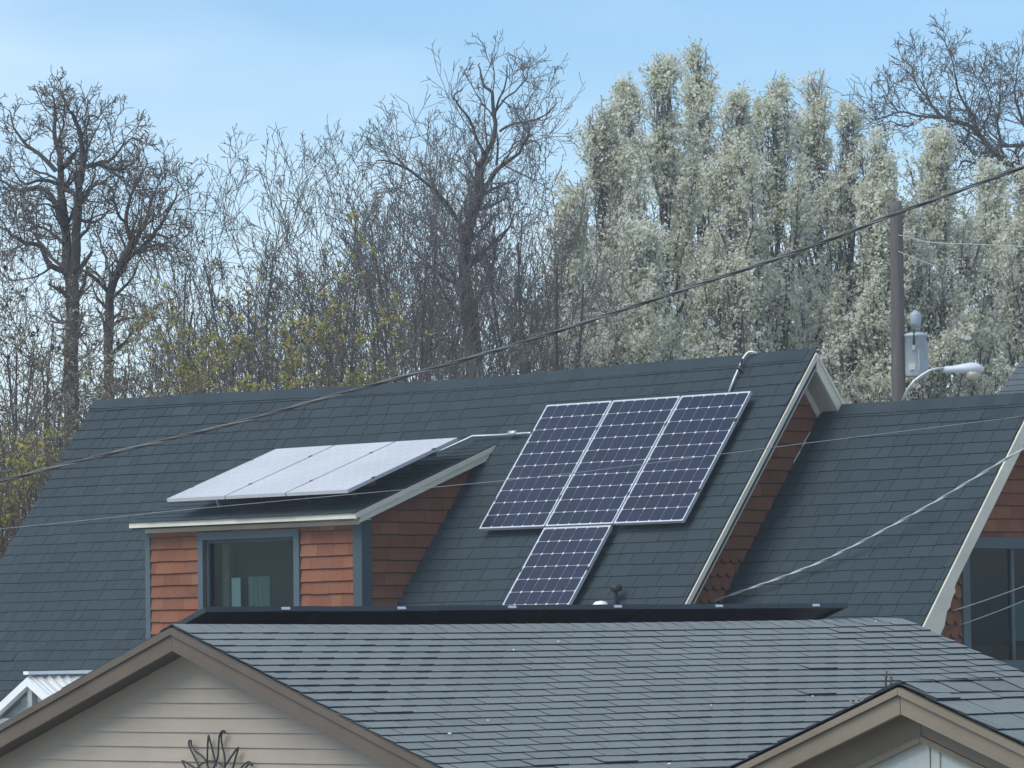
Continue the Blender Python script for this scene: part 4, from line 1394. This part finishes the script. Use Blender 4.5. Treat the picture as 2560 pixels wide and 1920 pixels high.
M['cablealu'] = plain('bare_aluminium_strand', (0.40, 0.43, 0.43), .4, .2, 20, .5)
main_px = [(-1000, 1405), (-420, 1296), (-150, 1238), (0, 1203), (163, 1162), (373, 1110), (599, 1055), (860, 982), (1150, 902), (1350, 842), (1646, 745), (2000, 626), (2240, 534), (2400, 476), (2560, 417), (2760, 340), (3300, 130), (4000, -140)]
twisted('service_cable', 'thick twisted black overhead cable sagging across the whole view', main_px, 27.0, 23.8, .0062, .0062, .55, [M['cableblack'], M['cableblack'], M['cablemid']], 3)
low_px = [(1762, 1512), (1819, 1490), (1932, 1451), (2077, 1393), (2302, 1275), (2507, 1152), (2560, 1120), (2760, 992), (3200, 700)]
twisted('service_drop', 'pale twisted wire rising from the cottage gable foot across the wing roof', low_px, 45.1, 41.4, .0075, .0065, .5, [M['cablealu'], M['galv']], 2)
def wire(name, label, px, d0, d1, r, mat, group=None, k=5):
    x0, x1 = px[0][0], px[-1][0]
    path = catmull([at(x, y, d0 + (d1 - d0) * (x - x0) / (x1 - x0)) for x, y in px], 8)
    c0 = np.array(path[0])
    m = MB(); m.tube([p - c0 for p in path], r, k)
    o = m.build(name, [mat], None, True); o.location = c0
    tag(o, label, 'wire', group)
M['wiregrey'] = plain('thin_grey_wire', (0.20, 0.22, 0.22), .5, .2, 8)
wire('wire', 'upper of two thin wires running from the white barge board foot past the window', [(2308, 1548), (2360, 1534), (2460, 1502), (2560, 1466), (2720, 1405), (3300, 1170)], 43.9, 34.0, .0055, M['wiregrey'])
wire('wire', 'lower of two thin wires running from the barge board foot past the window', [(2336, 1586), (2400, 1563), (2480, 1534), (2560, 1502), (2720, 1432), (3300, 1160)], 43.9, 34.0, .0055, M['wiregrey'])
wire('wire', 'hair-thin wire crossing the dormer, the large array and the wing roof', [(-900, 1372), (-200, 1335), (0, 1322), (323, 1289), (436, 1277), (933, 1231), (1150, 1212), (1421, 1184), (1828, 1132), (2015, 1108), (2340, 1068), (2560, 1040), (2760, 1012), (3400, 915)], 40.5, 37.0, .0030, M['wiregrey'])
wire('wire', 'thin pale wire leading right from the upper part of the utility pole', [(2246, 588), (2270, 592), (2310, 603), (2350, 608), (2440, 611), (2530, 615), (2700, 618), (3400, 610)], 71.9, 62.0, .008, M['galv'])
wire('wire', 'short bright wire tail slanting from the utility pole', [(2246, 628), (2275, 640), (2320, 658), (2345, 667)], 71.85, 71.0, .010, M['cablealu'])

# ================================================================== trees
class Wood:
    def __init__(s): s.g = {}
    def add(s, pts, rad, k):
        s.g.setdefault((len(pts), k), []).append((pts, rad))
    def mesh(s, name):
        Vs, Fs, base = [], [], 0
        for (n, k), lst in s.g.items():
            P = np.array([p for p, r in lst], float)
            R = np.array([r for p, r in lst], float)
            mcount = len(lst)
            T = np.empty_like(P)
            T[:, 1:-1] = P[:, 2:] - P[:, :-2]
            T[:, 0] = P[:, 1] - P[:, 0]
            T[:, -1] = P[:, -1] - P[:, -2]
            T /= np.linalg.norm(T, axis=2, keepdims=True) + 1e-9
            ref = np.array([0.31, 0.93, 0.19])
            A_ = np.cross(T, ref); A_ /= np.linalg.norm(A_, axis=2, keepdims=True) + 1e-9
            B_ = np.cross(T, A_)
            g = 2 * np.pi * np.arange(k) / k
            V = P[:, :, None, :] + (A_[:, :, None, :] * np.cos(g)[None, None, :, None] + B_[:, :, None, :] * np.sin(g)[None, None, :, None]) * R[:, :, None, None]
            Vs.append(V.reshape(-1, 3))
            i, j = np.meshgrid(np.arange(n - 1), np.arange(k), indexing='ij')
            j2 = (j + 1) % k
            q = np.stack([i * k + j, i * k + j2, (i + 1) * k + j2, (i + 1) * k + j], -1).reshape(-1, 4)
            Fs.append((q[None] + (np.arange(mcount) * n * k)[:, None, None]).reshape(-1, 4) + base)
            base += mcount * n * k
        if not Vs: return None
        return mesh_quads(name, np.concatenate(Vs), np.concatenate(Fs), smooth=True)
def rv(rng): return Vector((rng.gauss(0, 1), rng.gauss(0, 1), rng.gauss(0, 1)))
def low_behind_roofs(p):
    """fine twigs far below the roof ridges are left out"""
    return F_PX * p[0] / p[1] > -1000 and F_PX * (p[2] - CAMZ) / p[1] < 520
def branch(W, rng, p, d, Ln, r, lvl, P, tips):
    if lvl >= 2 and low_behind_roofs(p):
        return
    n = P['n'][lvl]
    pts, dirs = [tuple(p)], []
    q, dd = Vector(p), Vector(d).normalized()
    st = Ln / n
    wg, tp = P['wig'][lvl], P['trop'][lvl]
    for i in range(n):
        dd = dd + rv(rng) * wg
        dd.z += tp
        dd.normalize()
        q = q + dd * st
        pts.append(tuple(q)); dirs.append(dd.copy())
    tpr = P.get('taper', .35)
    rad = [max(P['rmin'], r * (1 - (1 - tpr) * i / n)) for i in range(n + 1)]
    W[min(lvl, len(W) - 1)].add(pts, rad, P['k'][lvl])
    spawn(W, rng, pts, dirs, rad, Ln, lvl, P, tips)
def spawn(W, rng, pts, dirs, rad, Ln, lvl, P, tips):
    if lvl + 1 >= P['levels']:
        tips.append(pts); return
    c = P['count'][lvl]
    c = int(c) + (rng.random() < c - int(c))
    n = len(dirs)
    az = rng.uniform(0, 6.28)
    for m_ in range(c):
        t_ = P['t0'][lvl] + (1 - P['t0'][lvl]) * (m_ + rng.random()) / c
        x = min(n - 1e-4, t_ * n)
        i = int(x); f = x - i
        a, b = Vector(pts[i]), Vector(pts[i + 1])
        p = a.lerp(b, f)
        dd = dirs[i]
        az += 2.4 + rng.gauss(0, .5)
        o1 = dd.orthogonal().normalized(); o2 = dd.cross(o1)
        ang = rng.uniform(*P['ang'][lvl])
        cd = dd * math.cos(ang) + (o1 * math.cos(az) + o2 * math.sin(az)) * math.sin(ang)
        Lc = Ln * P['ratio'][lvl] * rng.uniform(.6, 1.3) * (1.15 - .6 * t_)
        if 'lmax' in P: Lc = min(Lc, P['lmax'][lvl])
        rc = (rad[i] * (1 - f) + rad[i + 1] * f) * P['rr'][lvl]
        branch(W, rng, p, cd, Lc, max(P['rmin'], rc), lvl + 1, P, tips)
def quads(C, size, rng_np, tones, flat=0.0):
    """randomly turned little leaf quads round centres C"""
    n = len(C)
    a = rng_np.normal(size=(n, 3)); a /= np.linalg.norm(a, axis=1, keepdims=True)
    b = rng_np.normal(size=(n, 3)); b -= a * (a * b).sum(1, keepdims=True); b /= np.linalg.norm(b, axis=1, keepdims=True)
    s = size * rng_np.uniform(.6, 1.35, n)[:, None]
    s2 = s * rng_np.uniform(.5, .9, n)[:, None]
    V = np.stack([C - a * s, C + b * s2 - a * s * .1, C + a * s, C - b * s2 + a * s * .15], 1).reshape(-1, 3)
    F = np.arange(n * 4).reshape(-1, 4)
    return V, F
def foliage_mesh(name, C, size, rng_np, tones):
    V, F = quads(C, size, rng_np, tones)
    return mesh_quads(name, V, F, tones)
def cluster(C, per, spread, rng_np, t_lo=.2, t_hi=.9):
    n = len(C)
    ct = rng_np.uniform(t_lo, t_hi, n)
    P = np.repeat(C, per, 0) + rng_np.normal(size=(n * per, 3)) * spread
    T = np.clip(np.repeat(ct, per) + rng_np.normal(size=n * per) * .16, 0, 1)
    return P, T
def finish_tree(name, label, cat, base, W, mats, group=None, extra=()):
    e = empty(name, base)
    tag(e, label, cat, group)
    b = np.array(base)
    for nm, w_, mt in zip(('trunk', 'branches', 'crown'), W, mats):
        me = w_.mesh(nm)
        if me:
            o = link(nm if nm != 'crown' or not extra else 'twigs', me, e, mt); o.location = tuple(-b)
            if nm != 'trunk': o['kind'] = 'stuff'
    for nm, me, mt in extra:
        o = link(nm, me, e, mt); o.location = tuple(-b); o['kind'] = 'stuff'
    return e
BARE = dict(levels=5, n=(8, 6, 5, 4, 3), wig=(.06, .13, .17, .2, .22), trop=(.03, .09, .07, .06, .05), count=(10, 7, 5, 3.2), t0=(.42, .22, .2, .25), ang=((.4, .8), (.45, .9), (.5, .95), (.5, 1.0)),
            ratio=(.42, .5, .5, .52), rr=(.5, .55, .6, .7), k=(7, 5, 4, 3, 3), rmin=.0042, taper=.3)
def px_top(px, py, d):
    p = at(px, py, d); return p
def vase_tree(name, label, px, py, d, stems, spread, seed, P, mats, r0=.06, group=None, lean=0.0, buds=None, cat='tree', base_d=0.0):
    """several stems from the ground, fanning to a crown whose top shows at pixel (px,py)"""
    rng = random.Random(seed); rnp = np.random.default_rng(seed)
    tp = at(px, py, d)
    base = np.array([tp[0] - lean, tp[1] + base_d, ground_z(tp[1])])
    H = tp[2] - base[2]
    W = [Wood(), Wood(), Wood()]; tips = []
    for s in range(stems):
        g = 6.283 * s / stems + rng.uniform(-.5, .5)
        sp = spread * rng.uniform(.15, 1.0)
        end = Vector((tp[0] + sp * math.cos(g), tp[1] + sp * math.sin(g), base[2] + H * rng.uniform(.66, .9)))
        st = Vector(base) + Vector((.25 * math.cos(g), .25 * math.sin(g), 0)) * spread * .5
        dd = end - st
        n = P['n'][0]
        pts, dirs = [], []
        wob = rv(rng) * .10 * spread
        for i in range(n + 1):
            t_ = i / n
            q = st.lerp(end, t_) + Vector((math.cos(g), math.sin(g), 0)) * (spread * .18 * math.sin(t_ * 3.1)) * -1 + wob * math.sin(t_ * 5 + s) + rv(rng) * .035
            pts.append(tuple(q))
        for i in range(n): dirs.append((Vector(pts[i + 1]) - Vector(pts[i])).normalized())
        r = r0 * rng.uniform(.7, 1.2)
        rad = [r * (1 - .72 * i / n) for i in range(n + 1)]
        W[0].add(pts, rad, 7)
        spawn(W, rng, pts, dirs, rad, dd.length, 0, P, tips)
    extra = []
    if buds:
        per, size, mat, keep, tl, th_, zmin, zmax = buds
        C = np.array([t[k] for t in tips for k in (len(t) - 1, len(t) // 2)])
        # buds gather in patches
        ph = np.sin(C[:, 0] * 2.1 + seed) + np.sin(C[:, 2] * 2.7 + seed * 2) + np.sin(C[:, 0] * 5.3 - C[:, 2] * 3.1)
        C = C[(rnp.random(len(C)) < keep * np.clip(.35 + .5 * ph, .08, 1.6)) & (C[:, 2] > zmin) & (C[:, 2] < zmax)]
        if len(C):
            Q, T = cluster(C, per, size * .9, rnp, tl, th_)
            extra.append(('crown', foliage_mesh('crown', Q, size, rnp, T), mat))
    return finish_tree(name, label, cat, base, W, mats, group, extra)
def traced_tree(name, label, limbs, d, seed, P, mats, group=None, depth_amp=.5, trunk_r=.13, ground=True, extra_twigs=None):
    """limbs: list of (pixel polyline, start radius, end radius, depth drift)"""
    rng = random.Random(seed)
    W = [Wood(), Wood(), Wood()]; tips = []
    base = None
    for lm in limbs:
        px, ra, rb, dr = lm[:4]
        fac = lm[4] if len(lm) > 4 else 1.0
        n0 = len(px)
        raw = [Vector(at(x, y, d + dr * (i / max(1, n0 - 1)) + (0 if i == 0 else 0))) for i, (x, y) in enumerate(px)]
        pts = [Vector(p) for p in catmull([tuple(p) for p in raw], 3)]
        pts = [p + rv(rng) * .008 for p in pts]
        n = len(pts) - 1
        rad = [ra + (rb - ra) * i / n for i in range(n + 1)]
        dirs = [(pts[i + 1] - pts[i]).normalized() for i in range(n)]
        W[0].add([tuple(p) for p in pts], rad, 8)
        Ln = sum((pts[i + 1] - pts[i]).length for i in range(n))
        if base is None:
            base = np.array([pts[0].x, pts[0].y, ground_z(pts[0].y)])
            if ground:
                lowp = [tuple(Vector(base) + (pts[0] - Vector(base)) * k) for k in (-.03, .33, .66, 1.0)]
                W[0].add(lowp, [ra * 1.5, ra * 1.2, ra * 1.08, ra], 8)
        Q = dict(P); 
        Q['count'] = (P['per_m'] * Ln * fac,) + tuple(P['count'][1:])
        # child lengths on traced limbs are absolute
        Q['ratio'] = (P['clen'] / max(Ln, .1),) + tuple(P['ratio'][1:])
        spawn(W, rng, [tuple(p) for p in pts], dirs, rad, Ln, 0, Q, tips)
    return finish_tree(name, label, 'tree', base, W, mats, group)
bk3 = [M['bark'], M['bark'], M['twigbrown']]
bkg = [M['bark'], M['twig'], M['twig']]
z1 = lambda L_: [(x / 2.074, y / 2.074 + 200) for x, y in L_]
T1 = [([(370, 1420), (375, 1250), (370, 1000)], .115, .105, 0), ([(352, 1010), (345, 800), (315, 560), (320, 450), (285, 300), (285, 150), (270, 70)], .085, .010, .5), ([(392, 1010), (395, 800), (410, 600), (430, 450), (415, 300), (390, 200), (368, 165)], .085, .012, -.4),
      ([(430, 460), (510, 435), (580, 410), (640, 340), (690, 300)], .04, .008, .8), ([(510, 440), (600, 468), (660, 450), (720, 395)], .03, .007, -.3), ([(370, 1000), (260, 960), (210, 860), (130, 845), (60, 800), (0, 760), (-60, 740)], .05, .012, -.9),
      ([(340, 985), (270, 920), (190, 820), (150, 770)], .035, .009, .6), ([(325, 760), (240, 570), (100, 570), (0, 520), (-60, 480)], .045, .009, .7), ([(310, 540), (220, 515), (130, 540), (90, 500)], .035, .008, -.5),
      ([(290, 470), (200, 380), (130, 330), (70, 240), (50, 150)], .04, .008, .3), ([(415, 725), (500, 735), (545, 700)], .03, .008, .4), ([(320, 560), (380, 590), (405, 610)], .04, .03, -.1), ([(330, 450), (385, 380), (400, 350)], .03, .015, .2),
      ([(420, 640), (480, 560), (540, 530), (580, 490)], .022, .006, -.6), ([(330, 850), (280, 800), (200, 760), (120, 780), (40, 700)], .03, .007, 1.0), ([(300, 330), (330, 230), (335, 150), (340, 95)], .022, .006, -.5), ([(415, 320), (450, 240), (470, 190), (500, 190)], .022, .006, .4), ([(345, 700), (290, 660), (230, 640), (160, 660)], .025, .007, -.9)]
T1 = [(z1(a), b * .98, c, e) for a, b, c, e in T1]
STUB = dict(BARE, levels=4, per_m=6.5, clen=.75, n=(8, 5, 4, 3), count=(0, 6, 4), t0=(.1, .15, .2), ratio=(0, .55, .55), rr=(.42, .6, .7), ang=((.5, 1.1), (.5, 1.0), (.5, 1.1)), wig=(0, .2, .24, .26), trop=(0, .07, .06, .05), k=(8, 4, 3, 3), rmin=.0052)
traced_tree('bare_tree', 'tall dark bare tree with twin leaders and gnarled limbs', T1, 66, 101, STUB, bk3)
T2 = [([(560, 1560), (565, 1300), (572, 1100), (640, 930), (700, 835)], .085, .06, 0), ([(690, 850), (655, 740), (680, 600), (720, 520), (760, 440)], .045, .008, .4), ([(640, 950), (700, 900), (760, 865), (850, 862)], .045, .02, -.5), ([(720, 890), (790, 810), (840, 740), (900, 640), (930, 540)], .045, .007, .5), ([(740, 830), (790, 800), (880, 820), (920, 800)], .03, .008, -.3),
      ([(575, 1110), (490, 1030), (430, 990), (400, 1010)], .04, .02, -.3), ([(660, 760), (610, 690), (590, 600), (600, 570)], .03, .006, -.4), ([(700, 840), (760, 720), (790, 600), (860, 490)], .035, .006, .2), ([(580, 1080), (560, 960), (530, 860), (500, 780)], .03, .007, .5)]
T2 = [(z1(a), b * .95, c, e) for a, b, c, e in T2]
traced_tree('bare_tree', 'lower dark bare tree spreading beside the twin-leader tree', T2, 68, 102, dict(STUB, per_m=7, clen=.8), bk3)
z3 = lambda L_: [(800 + x / 2.074, y / 2.074 + 150) for x, y in L_]
T3 = [([(800, 1560), (775, 1300), (745, 1050), (780, 850), (830, 690), (822, 560)], .12, .075, 0), ([(822, 560), (870, 470), (905, 390), (905, 290), (885, 165), (850, 130), (830, 60), (828, 20)], .055, .006, .3), ([(905, 300), (930, 200), (965, 120), (970, 20)], .022, .005, -.2), ([(912, 270), (960, 200), (1040, 140), (1078, 75)], .02, .005, .4),
      ([(832, 690), (900, 590), (950, 545), (1035, 480), (1085, 380), (1075, 335)], .05, .010, -.4), ([(915, 545), (918, 430), (910, 370)], .025, .009, .2), ([(935, 370), (1000, 330), (1090, 315), (1160, 290), (1230, 220)], .022, .005, .5), ([(850, 500), (800, 380), (780, 310), (715, 225), (700, 185), (740, 150)], .03, .005, -.4),
      ([(1080, 415), (1130, 430), (1145, 475)], .012, .004, .2), ([(760, 900), (680, 780), (600, 680), (500, 600), (420, 550), (350, 525), (290, 520)], .04, .005, -.8), ([(590, 670), (560, 580), (520, 520)], .018, .005, .2), ([(960, 540), (1000, 440), (1050, 420)], .015, .005, .3), ([(890, 200), (905, 100), (895, 20)], .010, .004, .1), ([(940, 205), (1000, 250), (1060, 250), (1100, 170)], .011, .004, .3), ([(1090, 318), (1150, 312), (1200, 290)], .009, .004, -.2), ([(745, 1060), (860, 980), (960, 900), (1010, 800)], .04, .007, .8), ([(870, 470), (860, 350), (850, 200)], .014, .004, -.3)]
T3 = [(z3(a), b * .95, max(c, .009), e, .28 if max(y for x, y in a) < 570 else 1.0) for a, b, c, e in T3]
traced_tree('bare_tree', 'tallest bare tree with crooked dead top beside the blossoming pears', T3, 72, 103, dict(STUB, per_m=5.5, clen=.95, wig=(0, .15, .18, .2), rmin=.0048), bkg)
z5 = lambda L_: [(1900 + x / 2.023, y / 2.023 + 80) for x, y in L_]
T4 = [([(1500, 1100), (1330, 760), (1230, 650)], .11, .07, 0), ([(1230, 650), (1170, 590), (1100, 510), (1020, 460), (920, 430), (850, 340), (790, 260), (770, 170)], .06, .008, .4), ([(1300, 720), (1180, 710), (1120, 680), (1040, 650), (1000, 690)], .045, .014, -.4), ([(1100, 510), (1080, 430), (1010, 320), (980, 180), (960, 40)], .035, .006, -.3), ([(920, 430), (820, 430), (720, 400), (600, 440), (575, 410)], .03, .006, .5),
      ([(1335, 570), (1260, 575), (1215, 560), (1205, 450), (1215, 330), (1220, 140)], .04, .006, -.3), ([(1400, 560), (1330, 450), (1290, 300), (1310, 150)], .04, .006, .3), ([(820, 430), (740, 480), (660, 450), (600, 500)], .02, .005, -.4), ([(860, 345), (830, 260), (820, 160)], .016, .005, .2), ([(1060, 480), (1040, 560), (980, 540), (880, 520)], .025, .006, -.2), ([(1100, 515), (1170, 400), (1150, 290), (1120, 230)], .02, .005, .4), ([(700, 400), (640, 330), (690, 250)], .014, .005, -.3), ([(1230, 650), (1200, 620), (1120, 660)], .03, .02, .1)]
T4 = [(z5(a), b * 1.1, c, e) for a, b, c, e in T4]
traced_tree('bare_tree', 'budding bare tree with a heavy arching limb behind the pears', T4, 90, 104, dict(STUB, per_m=7.0, clen=1.0, rmin=.006), bkg)

# thicket of slender leafless trees between the dark tree and the pears
UPR = dict(BARE, ang=((.3, .6), (.35, .75), (.4, .9), (.5, 1.0)), trop=(.03, .12, .10, .08, .06), count=(8, 5.6, 4.2, 2.6), rmin=.0044)
thin = [(455, 505, 70, 4, .9), (555, 560, 69, 4, .9), (660, 462, 67, 5, 1.1), (745, 480, 71, 5, 1.1), (865, 425, 68, 5, 1.0), (930, 440, 73, 4, 1.0), (1010, 400, 70, 5, 1.0), (1085, 262, 75, 5, .9), (1180, 380, 76, 5, 1.1), (1265, 390, 74, 5, 1.1), (1345, 430, 71, 5, .9), (1100, 560, 66, 4, 1.1)]
for i, (x, y, d, st, sp) in enumerate(thin):
    vase_tree('slender_tree', 'tallest slender grey leafless tree, close beside the crooked-topped bare tree' if i == 7 else 'lower slender grey leafless tree in the thicket behind the cottage ridge', x, y, d, st, sp, 200 + i, UPR, bkg, .05, 'slender leafless trees in the thicket', cat='tree')
# budding shrubs
BUSH = dict(BARE, ang=((.4, .9), (.5, 1.0), (.5, 1.0), (.5, 1.1)), count=(8, 5, 3.6, 2.2), t0=(.3, .2, .2, .25), rmin=.0045, wig=(.08, .17, .2, .24, .24))
bush = [(60, 620, 62, 5, .9, 'r'), (5, 660, 64, 4, .9, 'r'), (150, 760, 63, 4, .9, 'p'), (280, 720, 61, 5, 1.1, 'p'), (380, 760, 60, 5, 1.1, 'p'), (500, 560, 63, 5, .7, 'd'), (560, 710, 61, 5, 1.0, 'y'), (640, 690, 62, 4, 1.0, 'p'), (720, 790, 59, 6, .9, 'y'), (830, 800, 59, 7, .9, 'y'), (890, 830, 60, 6, .8, 'y'), (470, 790, 58, 7, 1.0, 'y'), (130, 960, 57, 6, 1.0, 'y'), (60, 1120, 56, 6, .8, 'y'), (960, 870, 61, 5, .8, 'p'), (30, 960, 60, 6, 1.0, 'p'), (200, 880, 59, 6, 1.0, 'p'), (1390, 830, 70, 4, 1.2, 'p')]
BL = dict(y=('shrub with yellow-green bud clusters above the cottage ridge', 'yellow-green budding shrubs', (7, .024, M['bud'], .50, .25, 1.0, 0, 99)), p=('twiggy shrub with pale olive buds behind the cottage roof', 'pale budding shrubs', (5, .022, M['budpale'], .40, .2, 1.0, 0, 99)),
          r=('reddish upright stems with a few withered leaves left of the roof', 'reddish stems', (3, .035, M['deadleaf'], .10, 0, 1, 0, 99)), d=('thin sapling holding a few dark withered leaves', None, (3, .028, M['deadleaf'], .07, 0, .8, 0, 99)))
for i, (x, y, d, st, sp, kd) in enumerate(bush):
    lb, gp, bd = BL[kd]
    vase_tree('shrub' if kd != 'd' else 'sapling', lb, x, y, d, st, sp, 400 + i, BUSH, [M['bark'], M['twigbrown'], M['twigbrown']], .04, gp, buds=bd, cat='shrub')

# blossoming pear trees
def pear(px, py, hw, d, seed, label, dens=1.0):
    rng = random.Random(seed); rnp = np.random.default_rng(seed)
    tp = at(px, py + 38, d)
    base = np.array([tp[0], tp[1], UPLAND])
    H = tp[2] - UPLAND
    hwm = hw * 1.75 * d / F_PX
    z0 = UPLAND + H * .22
    W = [Wood(), Wood(), Wood()]
    def width(h):          # crown half width at height fraction above crown base
        return hwm * (1.2 - .25 * h) * min(1, (1.0 - h) * 2.4 + .04) ** .68
    # trunk
    n = 10
    tr_ = [tuple(Vector((base[0], base[1], base[2])).lerp(Vector((tp[0], tp[1], tp[2] - .05)), i / n) + rv(rng) * .03 * (i > 0)) for i in range(n + 1)]
    W[0].add(tr_, [.16 * (1 - .93 * i / n) for i in range(n + 1)], 8)
    C = []
    def limb(p, q, r, k=6, bow=.35):
        p, q = Vector(p), Vector(q)
        out_ = Vector((q.x - p.x, q.y - p.y, 0))
        pts = []
        for i in range(k + 1):
            t_ = i / k
            x = p + out_ * (1 - (1 - t_) ** (1 + bow * 2)) + Vector((0, 0, (q.z - p.z) * t_ ** (1 + bow * .5)))
            pts.append(tuple(x + rv(rng) * .025 * (i > 0)))
        return pts
    limbs = 62
    HC = tp[2] - z0
    for i in range(limbs):
        h0 = (i + rng.random()) / limbs * .86
        h1 = min(1.0, h0 + rng.uniform(.10, .34))
        g = i * 2.4 + rng.uniform(-.4, .4)
        rr = width(h1) * rng.uniform(.35, 1.2)
        x = int(min(n - 1, (.22 + .78 * h0) * n))
        a = Vector(tr_[x]).lerp(Vector(tr_[x + 1]), (.22 + .78 * h0) * n - x)
        b = (tp[0] + rr * math.cos(g), tp[1] + rr * math.sin(g), z0 + HC * h1)
        pts = limb(a, b, .05)
        q = Vector(pts[-1])
        shoot = [tuple(q)]
        cd = Vector((rng.gauss(0, .18), rng.gauss(0, .18), 1)).normalized()
        Ls = rng.uniform(.25, .75) * (1.15 - .6 * h1)
        for j in range(5):
            cd = (cd + rv(rng) * .09).normalized()
            q = q + cd * (Ls / 5)
            shoot.append(tuple(q))
            for _ in range(4):
                C.append(tuple(q + rv(rng) * .045 * (1.3 - j * .15)))
        W[1].add(shoot, [.010, .009, .008, .007, .006, .005], 4)
        r = .055 * (1 - .7 * h0)
        W[0].add(pts, [r * (1 - .8 * k / 6) for k in range(7)], 6)
        # side shoots
        for sidx in range(15):
            t_ = .22 + .78 * (sidx + rng.random()) / 15
            k = min(5, int(t_ * 6)); f = t_ * 6 - k
            p = Vector(pts[k]).lerp(Vector(pts[k + 1]), min(1, f))
            dd = (Vector(pts[k + 1]) - Vector(pts[k])).normalized()
            o1 = dd.orthogonal().normalized(); o2 = dd.cross(o1); az = rng.uniform(0, 6.28)
            cd = (dd * .75 + (o1 * math.cos(az) + o2 * math.sin(az)) * .8 + Vector((0, 0, .45))).normalized()
            Lc = rng.uniform(.25, .70) * (1.1 - .5 * h1) * (hwm / 1.0) ** .5
            m_ = 4
            sp = [tuple(p)]
            q = p.copy()
            for j in range(m_):
                cd = (cd + rv(rng) * .16 + Vector((0, 0, .12))).normalized()
                q = q + cd * (Lc / m_)
                sp.append(tuple(q))
            if low_behind_roofs(p): continue
            W[1].add(sp, [max(.0045, .012 * (1 - .6 * j / m_)) for j in range(m_ + 1)], 3)
            for j in range(1, m_ + 1):
                C.append(sp[j])
                for _ in range(2):
                    e_ = Vector(sp[j]) + rv(rng) * .085 + Vector((0, 0, .04))
                    if _ == 0: W[2].add([sp[j], tuple(e_)], [.0045, .004], 3)
                    C.append(tuple(e_))
        for k in (3, 4, 5, 6):
            C.append(pts[k])
    C = np.array(C)
    zv = at(px, 1000, d)[2] - .8          # nothing below this shows: keep the crown sparse there
    # gaps: thin the bloom in some lumps of the crown
    ph = np.sin(C[:, 0] * 4.3 + seed) + .7 * np.sin(C[:, 1] * 4.1 + seed * 1.7) + np.sin(C[:, 2] * 3.6 + seed * .6) + .9 * np.sin(C[:, 0] * 7.1 - C[:, 2] * 6.3 + seed)
    keep = np.clip(.53 + .27 * ph, .06, 1.0) * dens
    keep = np.where(C[:, 2] > zv, keep, keep * .10)
    C = C[rnp.random(len(C)) < keep]
    Q, T = cluster(C, 7, .034, rnp, .42, 1.0)
    extra = [('crown', foliage_mesh('crown', Q, .0285, rnp, T), M['blossom'])]
    finish_tree('pear_tree', label, 'tree', base, W, [M['pearbark'], M['peartwig'], M['peartwig']], 'blossoming pear trees', extra)
pears = [(1425, 470, 105, 79), (1508, 258, 95, 82), (1565, 212, 85, 85), (1655, 150, 95, 80), (1745, 118, 100, 83), (1838, 235, 100, 79), (1935, 186, 90, 82), (2040, 190, 95, 84), (2120, 268, 75, 80), (2195, 342, 80, 78), (2345, 335, 130, 80), (2470, 420, 115, 83), (2575, 430, 110, 79), (1600, 560, 120, 76), (2270, 520, 120, 78)]
for i, (x, y, hw, d) in enumerate(pears):
    pear(x, y, hw, d, 600 + i, {0: 'lowest white-blossoming pear tree, standing next to the leafless thicket', 4: 'tallest white-blossoming pear tree of the whole row', 10: 'broad white-blossoming pear tree behind the transformer on the pole'}.get(i, 'white-blossoming upright pear tree of middling height with fresh green leaves'))

# ================================================================== hazy spring air
m = MB(); m.box(-3100, 3100, -320, 5100, -1.0, 18.5)
hz = m.build('haze', None)
hm = bpy.data.materials.new('pale_haze'); hm.use_nodes = True
ht = hm.node_tree; ht.nodes.clear()
ho = ht.nodes.new('ShaderNodeOutputMaterial'); hv = ht.nodes.new('ShaderNodeVolumePrincipled')
hv.inputs['Color'].default_value = (0.88, 0.95, 1.0, 1)
hv.inputs['Density'].default_value = 0.0010
hv.inputs['Anisotropy'].default_value = 0.1
ht.links.new(hv.outputs['Volume'], ho.inputs['Volume'])
hz.data.materials.append(hm)
tag(hz, kind='stuff')
